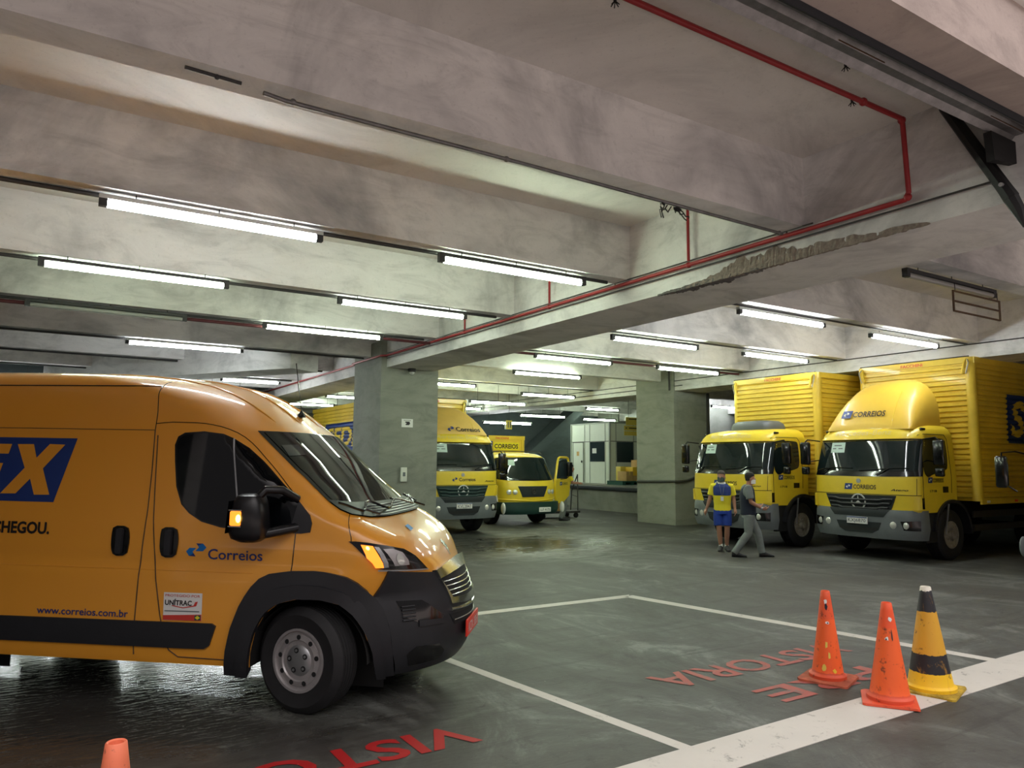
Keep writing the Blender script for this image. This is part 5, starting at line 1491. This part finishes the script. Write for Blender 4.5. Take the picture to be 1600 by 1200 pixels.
def marks(t, lst):
    """torn reflective scraps: (angle, z, w, h, mat)"""
    H_ = t['h_']
    for a, z, w, h, mat in lst:
        rr_ = lambda z: t['r_'] + (t['t_'] - t['r_']) * max(0, (z - .07) / (H_ - .07)) ** .97
        f = lambda u, v: ((rr_(v)) * math.cos(u), (rr_(v)) * math.sin(u), v)
        rn = random.Random(int(a * 100 + z * 1000)); pts = []
        for k in range(9):
            b = 2 * PI * k / 9; q = .6 + .5 * rn.random()
            pts.append((a + w * q * math.cos(b) / rr_(z), z + h * q * math.sin(b)))
        decal('tape_scrap', poly_bm([pts]), f, mat, t, .2, .03, .0025)
VA = math.atan2(-3.6, -5.6)
c = cone('traffic_cone', 'orange cone with yellow paint marks standing on the red lettering', (5.61, 3.99), .715, 'cone_orange_marked', 'cone_base_dirty', R(20), (R(0.5), R(-1)), R0=.122, RT=.035)
c['h_'] = .715; c['r_'] = .122; c['t_'] = .035
marks(c, [(VA - R(20) + .1, .60, .012, .035, 'navy'), (VA - R(20), .64, .012, .02, 'white'), (VA - R(20) + .15, .47, .016, .012, 'white'), (VA - R(20) + .2, .47, .008, .006, 'black_ink'), (VA - R(20), .30, .012, .03, 'sign_yellow'), (VA - R(20) - .2, .12, .02, .03, 'sign_yellow'), (VA - R(20) + .2, .22, .010, .03, 'sign_yellow'), (VA - R(20) + .5, .10, .02, .02, 'yellow_box')])
c = cone('traffic_cone', 'plain orange cone with torn silver scraps, nearest of the three, on the broad white line', (5.49, 3.385), .725, 'cone_orange', 'cone_orange', R(35), (R(0.3), R(-.5)), sq=.185, R0=.138, RT=.036)
c['h_'] = .725; c['r_'] = .138; c['t_'] = .036
marks(c, [(VA - R(35) + .35, .615, .014, .018, 'white'), (VA - R(35) - .1, .475, .014, .016, 'white'), (VA - R(35) - .16, .47, .006, .010, 'navy'), (VA - R(35) + .4, .50, .006, .05, 'dark_pipe')])
c = cone('traffic_cone', 'tall cone banded in yellow and black with a white tip, right of the three', (6.04, 3.38), .80, 'cone_banded', 'cone_base_yellow', R(15), (R(0), R(-1)), sq=.205, R0=.160, RT=.038)
c['h_'] = .80
cone('traffic_cone', 'worn orange cone tip rising at the bottom left edge of the picture', (.30, 3.02), .785, 'cone_faded', 'cone_faded', R(10), (0, R(-1)), RT=.035)

for o in bpy.data.objects:
    for q in ('h_', 'r_', 't_'):
        if q in o.keys(): del o[q]
# ------------------------------------------------------------------ loading dock, booth, goods
struct('loading_dock', MB().box(18, 27.5, 17.0, 24.2, 0, .95).box(19.0, 27.5, 24.2, 27.0, 0, .95), 'concrete_wall', 'raised concrete loading dock')
tag(MB().box(17.9, 18.0, 17.0, 24.2, .76, .90, bev=.03).build('dock_fender', 'rubber_edge', None), 'long dark rubber fender along the loading dock edge', 'fender')
t = thing('site_booth', 'white panelled office booth with dark windows on the loading dock', 'booth', (19.3, 23.27, .95))
WB, DB, HB = 4.2, 2.55, 2.42
MB().box(0, WB, 0, DB, 0.0, HB).build('wall_panels', 'booth_white', t, smooth=False)
MB().box(-.03, WB + .03, -.03, DB + .03, HB, HB + .05).build('roof_edge', 'booth_trim', t, smooth=False)
m = MB()
def post(x, y, w=.05): MB().box(x - w, x + w, y - w, y + w, 0, HB).build('corner_profile', 'booth_trim', t, smooth=False)
post(0, 0, .03); post(0, DB, .03); post(WB, 0, .03)
for y in (.28, 1.28, 1.62): MB().box(-.012, 0, y - .015, y + .015, 0, HB).build('panel_joint', 'booth_trim', t, smooth=False)
for x in (.32, 1.25, 2.2, 3.2): MB().box(x - .015, x + .015, -.012, 0, 0, HB).build('panel_joint', 'booth_trim', t, smooth=False)
for z in (1.70,):
    MB().box(-.014, 0, 0, DB, z - .012, z + .012).build('panel_joint', 'dark_pipe', t, smooth=False)
    MB().box(0, WB, -.014, 0, z - .012, z + .012).build('panel_joint', 'dark_pipe', t, smooth=False)
wn = MB().box(-.02, 0, .32, 1.24, .88, 1.68).build('booth_window', 'booth_glass', t, smooth=False)
MB().box(-.03, -.018, .82, 1.08, 1.22, 1.42).build('window_notice', 'white', wn, smooth=False)
MB().box(.36, 1.22, -.02, 0, .86, 1.68).build('booth_window', 'booth_glass', t, smooth=False)
d = MB().box(-.025, 0, 1.70, 2.38, .04, 1.66).build('booth_door', 'booth_white', t, smooth=False)
MB().tube([(-.028, 1.69, .02), (-.028, 1.69, 1.68), (-.028, 2.40, 1.68), (-.028, 2.40, .02)], .012, 5).build('door_frame', 'dark_pipe', d)
MB().ell((-.05, 1.78, .88), (.03, .03, .05)).build('door_knob', 'black_iron', d)
MB().box(-.032, -.024, 1.98, 2.14, 1.12, 1.30).build('door_notice', 'cardboard', d, smooth=False)
MB().box(-.032, -.024, 1.98, 2.12, 1.32, 1.38).build('door_notice', 'white', d, smooth=False)
# goods on pallets on the dock
def pallet(x, y, mat, label):
    t = thing('plastic_pallet', label, 'pallet', (x, y, .95), group='pallets on the dock')
    MB().box(0, 1.0, 0, .9, .10, .15).build('deck', mat, t, smooth=False)
    for q in (.0, .42, .84):
        MB().box(q, q + .16, 0, .9, 0, .10).build('foot', mat, t, smooth=False)
pallet(18.52, 21.6, 'pallet_green', 'green pallet on the dock carrying the small yellow boxes')
pallet(19.54, 21.5, 'pallet_blue', 'dark blue pallet on the dock carrying the tall brown box, beside the far pillar')
def carton(x, y, z, sx, sy, sz, mat, label, cat='box'):
    t = thing('carton', label, cat, (x, y, z), group='cartons on the dock')
    MB().box(0, sx, 0, sy, 0, sz, bev=.008).build('carton_body', mat, t)
    MB().box(sx * .45, sx * .55, -.003, sy + .003, sz * .6, sz + .003).build('packing_tape', 'sign_yellow', t, smooth=False)
carton(18.80, 21.7, 1.101, .34, .5, .36, 'cardboard', 'low brown carton, leftmost on the green pallet')
carton(19.16, 21.7, 1.101, .36, .47, .195, 'cardboard', 'flat carton at the bottom under the bright yellow box')
carton(18.95, 22.22, 1.101, .50, .26, .54, 'sign_yellow', 'orange-yellow carton behind the low brown one')
carton(19.17, 21.75, 1.302, .34, .42, .32, 'yellow_box', 'bright yellow carton on top of the flat carton')
carton(19.56, 21.6, 1.101, .60, .7, .80, 'cardboard', 'tall brown carton on the dark blue pallet by the far pillar')
# hand rail at the dock corner
t = thing('dock_handrail', 'thin grey metal handrail frame in front of the loading dock corner', 'rail', (16.65, 21.9, 0))
MB().tube([(0, 0, 0), (.03, .05, 1.35)], .022, 8).build('post', 'dark_pipe', t)
MB().tube([(.03, .05, 1.35), (.10, .5, .75), (.12, .6, 0)], .022, 8).build('post', 'dark_pipe', t)
MB().tube([(.02, .03, .55), (.11, .53, .60)], .014, 8).build('cross_bar', 'dark_pipe', t)
t = thing('parcel_trolley', 'low grey parcel trolley behind the open truck door', 'trolley', (14.1, 19.9, 0))
MB().box(-.6, .9, -.3, .4, .16, .22).build('platform', 'dark_pipe', t, smooth=False)
for x in (-.5, .8):
    for y in (-.2, .3): MB().tube([(x, y - .03, .08), (x, y + .03, .08)], .08, 12).build('castor', 'rubber', t)
MB().tube([(-.55, -.25, .2), (-.55, -.25, 1.0), (-.55, .35, 1.0), (-.55, .35, .2)], .018, 8).build('push_handle', 'dark_pipe', t)
t = thing('carton', 'beige carton on the parcel trolley behind the open truck door', 'box', (14.0, 19.75, .222), group='cartons on the dock')
MB().box(-.1, .35, 0, .45, 0, .75, bev=.01).build('carton_body', 'cardboard', t)
MB().box(.09, .15, -.004, .454, .5, .754).build('packing_tape', 'sign_yellow', t, smooth=False)
# hanging yellow signs
def marks_rows(t, rows, y=-.012):
    for a, b, z, h in rows: MB().box(a, b, y - .002, y, z, z + h).build('printed_line', 'black_ink', t, smooth=False)
t = thing('hanging_sign', 'stack of yellow direction signs hanging beside the far pillar over the booth', 'sign', (17.25, 20, 2.74))
MB().box(.08, 1.5, -.01, .01, .36, .64).build('upper_board', 'sign_yellow', t, smooth=False)
MB().box(0, 1.5, -.012, .012, .17, .34).build('middle_board', 'sign_yellow', t, smooth=False)
MB().box(0, 1.5, -.01, .01, 0, .15).build('lower_board', 'sign_yellow', t, smooth=False)
for a, b, z in ((.2, .7, .56), (.75, 1.2, .56), (.2, .8, .24), (.05, .12, .24)): MB().box(a, b, -.016, -.011, z, z + .035).build('printed_line', 'black_ink', t, smooth=False)
for x in (.2, 1.3): MB().tube([(x, 0, .64), (x, 0, 2.17)], .006, 6).build('chain', 'dark_pipe', t)
t = thing('hanging_sign', 'small square yellow sign hanging in front of a lit tube above the small truck', 'sign', (14.99, 24.0, 3.02))
MB().box(-.13, .13, -.01, .01, 0, .34).build('board', 'sign_yellow', t, smooth=False)
MB().box(-.19, -.135, -.01, .01, .0, .18).build('side_board', 'white', t, smooth=False)
for a in (-.06, .04): MB().box(a, a + .045, -.015, -.009, .06, .28).build('printed_bar', 'grey_plastic', t, smooth=False)
MB().tube([(0, 0, .34), (0, 0, 1.9)], .006, 6).build('rod', 'dark_pipe', t)
# far pipes under the low back ceiling
t = thing('duct_pipe', 'thick dark pipe behind the small truck box near the small yellow sign', 'pipe', (9, 27.6, 3.45))
MB().tube([(0, 0, 0), (6.5, 0, 0)], .09, 10).build('tube', 'dark_pipe', t)
for x in (.5, 3.3, 6.2): MB().tube([(x, 0, .08), (x, 0, 1.48)], .01, 6).build('hanger', 'dark_pipe', t)

# ------------------------------------------------------------------ people
def remesh(mb, vox, smooth_it=4):
    me = mb.mesh('r')
    o = bpy.data.objects.new('r', me); COL.objects.link(o)
    m = o.modifiers.new('r', 'REMESH'); m.mode = 'VOXEL'; m.voxel_size = vox
    if smooth_it:
        s = o.modifiers.new('s', 'SMOOTH'); s.iterations = smooth_it; s.factor = .5
    r = evaluated(o); bpy.data.objects.remove(o)
    return r
def oval(c, a, b, n=20, e=2.2, up=(0, 0, 1), rot=0.0):
    out = []
    for k in range(n):
        t = 2 * PI * k / n; cx, sy = math.cos(t), math.sin(t)
        x = a * abs(cx) ** (2 / e) * (1 if cx > 0 else -1); y = b * abs(sy) ** (2 / e) * (1 if sy > 0 else -1)
        out.append((c[0] + x * math.cos(rot) - y * math.sin(rot), c[1] + x * math.sin(rot) + y * math.cos(rot), c[2]))
    return out
def limb(m, pts, rad, sub=3):
    P = [Vector(p) for p in pts]; out = []; rr_ = []
    for i in range(len(P) - 1):
        for k in range(sub):
            t = k / sub; out.append(P[i].lerp(P[i + 1], t)); rr_.append(rad[i] + (rad[i + 1] - rad[i]) * t)
    out.append(P[-1]); rr_.append(rad[-1])
    m.tube(out, rr_, 12)
def hand(m, w, d, palm_n, curl=.5, side=1):
    """w wrist point, d direction of the hand, palm_n palm normal"""
    w, d, n = Vector(w), Vector(d).normalized(), Vector(palm_n).normalized()
    s = d.cross(n).normalized() * side
    c = w + d * .045
    m.tube([w - d * .01, w + d * .02, w + d * .085], [.026, .036, .034], 8)
    m.tube([w + s * .012, w + d * .04 + s * .02, w + d * .085 + s * .022], [.018, .022, .018], 8)
    m.tube([w - s * .012, w + d * .04 - s * .02, w + d * .085 - s * .022], [.018, .022, .018], 8)
    for k, (o, L) in enumerate(((.030, .070), (.011, .080), (-.009, .075), (-.028, .058))):
        p0 = w + d * .08 + s * o
        a = curl * .7
        d1 = (d * math.cos(a) + n * math.sin(a)); d2 = (d * math.cos(a * 2.2) + n * math.sin(a * 2.2))
        m.tube([p0, p0 + d1 * L * .5, p0 + d1 * L * .5 + d2 * L * .5], [.0095, .009, .0075], 7)
    p0 = w + d * .025 + s * .030
    dt = (d * .7 + s * .6 + n * .45).normalized()
    m.tube([p0, p0 + dt * .04, p0 + dt * .04 + (d * .8 + n * .5).normalized() * .03], [.013, .011, .009], 7)

def person(label, loc, rz, J, skin, hair, build=1.0, scale=1.0):
    """J: joints in local metres, x forward, y left, z up"""
    t = thing('person', label, 'person', loc, rz)
    t.scale = (scale,) * 3
    m = MB()
    hp, ch, nk, hd = Vector(J['hip']), Vector(J['chest']), Vector(J['neck']), Vector(J['head'])
    tw = J.get('twist', 0)
    rs = []
    up_ = [(hp + Vector((0, 0, -.06)), .10, .145), (hp + Vector((0, 0, .03)), .11, .155), (hp.lerp(ch, .35), .105, .145), (hp.lerp(ch, .7), .118, .158), (ch, .122, .172), (ch.lerp(nk, .45), .11, .178), (ch.lerp(nk, .75), .085, .13), (nk, .055, .062)]
    m.rings([oval(p, a * build, b * build, rot=tw) for p, a, b in up_])
    limb(m, [nk - Vector((0, 0, .04)), nk + (hd - nk) * .5], [.060, .055], 2)
    # head
    fwd = Vector((math.cos(J.get('look', 0)), math.sin(J.get('look', 0)), 0)); sd = Vector((-fwd.y, fwd.x, 0))
    hr = MB()
    def hpnt(f, l, u): return hd + fwd * f + sd * l + Vector((0, 0, u))
    def hring(z, fo, ba, w, n=20):
        out = []
        for k in range(n):
            a = 2 * PI * k / n; c, s_ = math.cos(a), math.sin(a)
            out.append(hpnt((fo if c > 0 else ba) * c, w * s_, z))
        return out
    m.rings([hring(-.125, .05, .02, .03), hring(-.11, .085, .04, .052), hring(-.07, .092, .065, .066), hring(-.02, .09, .09, .073), hring(.03, .09, .10, .076), hring(.07, .082, .098, .074), hring(.105, .055, .075, .055), hring(.12, .02, .03, .02)])
    m.tube([hpnt(.088, 0, .015), hpnt(.108, 0, -.022), hpnt(.092, 0, -.034)], [.008, .015, .012], 8)   # nose
    m.tube([hpnt(.088, -.02, -.062), hpnt(.094, 0, -.062), hpnt(.088, .02, -.062)], [.006, .009, .006], 7)   # mouth
    for s in (-1, 1):
        m.ell(hpnt(-.005, s * .078, -.01), (.016, .010, .03), 8, 6)
    # arms and legs
    for s, k in ((1, 'l'), (-1, 'r')):
        sh, el, wr = Vector(J['sh' + k]), Vector(J['el' + k]), Vector(J['wr' + k])
        limb(m, [ch.lerp(nk, .5), sh, sh.lerp(el, .3), el, el.lerp(wr, .25), wr], [.06, .056, .050, .040, .041, .026])
        hand(m, wr, Vector(J.get('hd' + k, wr - el)), Vector(J.get('pn' + k, (0.2, -s, 0))), J.get('curl', .5), side=1 if s < 0 else -1)
        h0 = hp + Vector((0, s * .085, -.02)); kn, an, to = Vector(J['kn' + k]), Vector(J['an' + k]), Vector(J['to' + k])
        limb(m, [h0, h0.lerp(kn, .4), kn, kn.lerp(an, .3), an], [.092, .080, .056, .056, .036])
        limb(m, [an, an + (to - an) * .3 + Vector((0, 0, -.025)), an.lerp(to, .7)], [.034, .026, .018])
    body = link('body', remesh(m, .0075, 3), skin, t)
    # eyes
    for s in (-1, 1):
        MB().ell(hpnt(.084, s * .030, .012), (.010, .012, .006), 10, 6).build('eye', 'white', body)
        MB().ell(hpnt(.092, s * .030, .012), (.004, .006, .006), 8, 6).build('pupil', 'black_ink', body)
    # hair cap
    h = MB()
    h.rings([hring(-.045, -.045, .093, .070), hring(-.01, -.02, .100, .079), hring(.03, .03, .108, .083), hring(.05, .085, .109, .083), hring(.08, .088, .106, .080), hring(.115, .062, .082, .060), hring(.132, .02, .03, .02)])
    link('hair', remesh(h, .008, 2), hair, t)
    return t, hpnt, up_, (hp, ch, nk, hd)
def cloth(t, name, mb, mat, vox=.010, it=3): return link(name, remesh(mb, vox, it), mat, t)
def shoe(t, an, to, mat='shoe'):
    an, to = Vector(an), Vector(to)
    d = Vector((to.x - an.x, to.y - an.y, 0)).normalized(); heel = Vector((an.x, an.y, 0)) - d * .055
    s = Vector((-d.y, d.x, 0)); rs = []
    base = min(an.z - .085, to.z - .03)
    for u, w, h, z in ((0, .034, .085, 0), (.03, .046, .115, 0), (.10, .050, .112, 0), (.17, .054, .075, 0), (.23, .050, .055, 0), (.29, .030, .036, 0)):
        c = heel + d * u; f = u / .275; zb = base + f * (max(0, (to.z - .03) - base)) if to.z - .03 > base else base
        rs.append([c + s * (w * math.cos(a)) + Vector((0, 0, zb + h * .5 + h * .5 * math.sin(a))) for a in [2 * PI * k / 14 for k in range(14)]])
    MB().rings(rs).build('shoe', mat, t)

# man 1: yellow and blue shirt, blue shorts, walks towards the viewer, masked
k = 1.0
J1 = dict(hip=(0, 0, .86), chest=(.01, 0, 1.20), neck=(.01, 0, 1.40), head=(.02, -.01, 1.545), look=R(-14),
  shl=(0, .185, 1.335), ell=(-.03, .235, 1.08), wrl=(.03, .255, .86), shr=(0, -.185, 1.335), elr=(-.02, -.25, 1.08), wrr=(.02, -.33, .85),
  knl=(.04, .085, .46), anl=(-.02, .07, .085), tol=(.12, .10, .03), knr=(.06, -.075, .47), anr=(.04, -.05, .085), tor=(.19, -.07, .03), curl=.5)
t, hpnt, up_, (hp, ch, nk, hd) = person('man in yellow and blue shirt, blue shorts and dark mask, walking towards the viewer', (11.95, 10.82, 0), PI + R(42), J1, 'skin_a', 'hair_grey', scale=.975)
m = MB(); m.rings([oval(p, a + .022, b + .020) for p, a, b in up_[1:4]] )
m.rings([oval(Vector((0, 0, .83)), .135, .178), oval(Vector((0, 0, .95)), .130, .172), oval(ch + Vector((0, 0, -.04)), .145, .19), oval(Vector((.01, 0, 1.18)), .14, .19)])
for s, q in ((1, 'l'), (-1, 'r')): limb(m, [Vector((.01, s * .12, 1.33)), J1['sh' + q], Vector(J1['sh' + q]).lerp(Vector(J1['el' + q]), .72)], [.07, .074, .074])
sh = cloth(t, 'shirt', m, 'shirt_yellow')
m = MB(); m.rings([oval(Vector((.01, 0, 1.15)), .150, .182, e=2.6), oval(ch + Vector((0, 0, .03)), .150, .186, e=2.6), oval(Vector((.01, 0, 1.33)), .128, .190, e=2.6), oval(Vector((.01, 0, 1.385)), .09, .13), oval(nk + Vector((0, 0, .0)), .066, .074)])
cloth(t, 'shirt_yoke', m, 'shirt_blue')
m = MB(); m.rings([oval(nk + Vector((.005, 0, -.015)), .080, .086), oval(nk + Vector((0, 0, .03)), .070, .072), oval(nk + Vector((0, 0, .032)), .060, .062)]); m.build('collar', 'white', t)
m = MB(); m.rings([oval(Vector((0, 0, .90)), .13, .172), oval(Vector((0, 0, .76)), .135, .18)])
for s, q in ((1, 'l'), (-1, 'r')): limb(m, [Vector((0, s * .085, .84)), Vector((.02, s * .09, .68)), Vector((.04, s * .085, .52))], [.10, .102, .098])
cloth(t, 'shorts', m, 'shorts_blue')
m = MB(); m.rings([[hpnt(.058 + .045 * math.cos(a) * (1 if z < .04 else .6), .066 * math.sin(a), -.11 + z) for a in [(-PI * .5 + PI * k / 12) for k in range(13)]] for z in (0, .03, .06, .095)], cap=False, close=False)
m.rings([[hpnt(.0 + .098 * math.cos(a), .070 * math.sin(a), -.108 + z) for a in [(-PI * .5 + PI * k / 12) for k in range(13)]] for z in (0, .03, .06, .095)], cap=True, close=True)
m.build('face_mask', 'mask_dark', t)
MB().tube([(.135, .05, 1.38), (.165, .02, 1.2), (.165, 0, 1.13), (.165, -.02, 1.2), (.135, -.05, 1.38)], .005, 6).build('lanyard', 'grey_plastic', t)
MB().box(.160, .168, -.03, .03, 1.04, 1.13).build('badge', 'white', t, smooth=False)
for q in 'lr':
    a = Vector(J1['an' + q]); MB().tube([a + Vector((0, 0, -.01)), a + Vector((0, 0, .06))], .042, 10).build('sock', 'white', t)
    shoe(t, J1['an' + q], J1['to' + q])
# man 2: grey and navy shirt, grey jeans, strides to the right
J2 = dict(hip=(0, 0, .88), chest=(-.01, 0, 1.22), neck=(.02, 0, 1.42), head=(.055, 0, 1.565), look=0,
  shl=(-.01, .185, 1.36), ell=(-.02, .22, 1.09), wrl=(.20, .20, 1.00), shr=(-.02, -.19, 1.36), elr=(.02, -.225, 1.10), wrr=(.24, -.20, .975),
  hdl=(.9, -.1, .05), hdr=(.9, .15, -.05), pnl=(0, -.4, .9), pnr=(0, .5, .85),
  knl=(.19, .07, .47), anl=(.26, .07, .085), tol=(.43, .08, .03), knr=(-.02, -.07, .47), anr=(-.30, -.06, .085), tor=(-.14, -.07, .03), curl=.7)
t, hpnt, up_, (hp, ch, nk, hd) = person('man in grey-sleeved navy shirt and grey trousers, white mask, striding right', (11.60, 9.86, 0), R(-40), J2, 'skin_b', 'hair', 1.08, scale=.95)
m = MB(); m.rings([oval(Vector((0, 0, .84)), .155, .178), oval(Vector((0, 0, 1.0)), .152, .176), oval(ch + Vector((0, 0, -.04)), .152, .19), oval(ch + Vector((0, 0, .06)), .145, .195), oval(Vector((0, 0, 1.36)), .12, .17), oval(nk, .07, .078)])
cloth(t, 'shirt', m, 'navy')
for s, q in ((1, 'l'), (-1, 'r')):
    m = MB(); limb(m, [Vector((-.005, s * .11, 1.385)), Vector(J2['sh' + q]) + Vector((0, s * .005, .01)), Vector(J2['sh' + q]).lerp(Vector(J2['el' + q]), .75)], [.062, .084, .080])
    m.ell((-.02, s * .15, 1.30), (.10, .065, .13)); cloth(t, 'sleeve', m, 'shirt_grey')
m = MB(); m.rings([oval(Vector((0, 0, .93)), .125, .165), oval(Vector((0, 0, .78)), .13, .172)])
for s, q in ((1, 'l'), (-1, 'r')):
    h0 = Vector((0, s * .085, .84)); kn = Vector(J2['kn' + q]); an = Vector(J2['an' + q]); limb(m, [h0, h0.lerp(kn, .45), kn, kn.lerp(an, .5), an + Vector((0, 0, -.01))], [.105, .098, .080, .075, .070])
cloth(t, 'trousers', m, 'jeans')
m = MB(); m.rings([[hpnt(.005 + .102 * math.cos(a), .070 * math.sin(a), -.105 + z) for a in [(-PI * .5 + PI * k / 12) for k in range(13)]] for z in (0, .03, .06, .085)], cap=True, close=True)
m.build('face_mask', 'white', t)
wv = Vector(J2['wrr']); MB().tube([wv + Vector((-.03, 0, .008)), wv + Vector((.0, 0, 0))], .034, 12).build('wrist_watch', 'silver', t)
for q in 'lr': shoe(t, J2['an' + q], J2['to' + q])
# man 3: in a yellow top, busy behind the open door of the small truck
J3 = dict(hip=(0, 0, .92), chest=(.10, 0, 1.25), neck=(.17, 0, 1.45), head=(.22, 0, 1.60), look=R(0),
  shl=(.12, .19, 1.38), ell=(.22, .24, 1.15), wrl=(.42, .18, 1.15), shr=(.12, -.19, 1.38), elr=(.24, -.24, 1.16), wrr=(.44, -.16, 1.14),
  hdl=(1, -.2, 0), hdr=(1, .2, 0), pnl=(0, -.3, -.9), pnr=(0, .3, -.9),
  knl=(.05, .09, .50), anl=(-.02, .09, .085), tol=(.15, .10, .03), knr=(.0, -.09, .50), anr=(-.12, -.09, .085), tor=(.05, -.10, .03), curl=.5)
t, hpnt, up_, (hp, ch, nk, hd) = person('man in yellow top leaning forward behind the open door of the small truck', (13.83, 18.9, 0), R(-25), J3, 'skin_b', 'hair')
m = MB(); m.rings([oval(Vector((0, 0, .88)), .13, .172), oval(Vector((.06, 0, 1.08)), .13, .172), oval(ch, .145, .19), oval(ch.lerp(nk, .5), .13, .19), oval(nk, .07, .078)])
for s, q in ((1, 'l'), (-1, 'r')): limb(m, [Vector((.13, s * .12, 1.37)), J3['sh' + q], Vector(J3['sh' + q]).lerp(Vector(J3['el' + q]), .75)], [.07, .076, .074])
cloth(t, 'shirt', m, 'shirt_yellow')
m = MB(); m.rings([oval(Vector((0, 0, .93)), .12, .162), oval(Vector((0, 0, .80)), .125, .17)])
for s, q in ((1, 'l'), (-1, 'r')):
    h0 = Vector((0, s * .085, .86)); kn = Vector(J3['kn' + q]); an = Vector(J3['an' + q]); limb(m, [h0, h0.lerp(kn, .45), kn, an], [.10, .094, .078, .068])
cloth(t, 'trousers', m, 'jeans')
for q in 'lr': shoe(t, J3['an' + q], J3['to' + q])
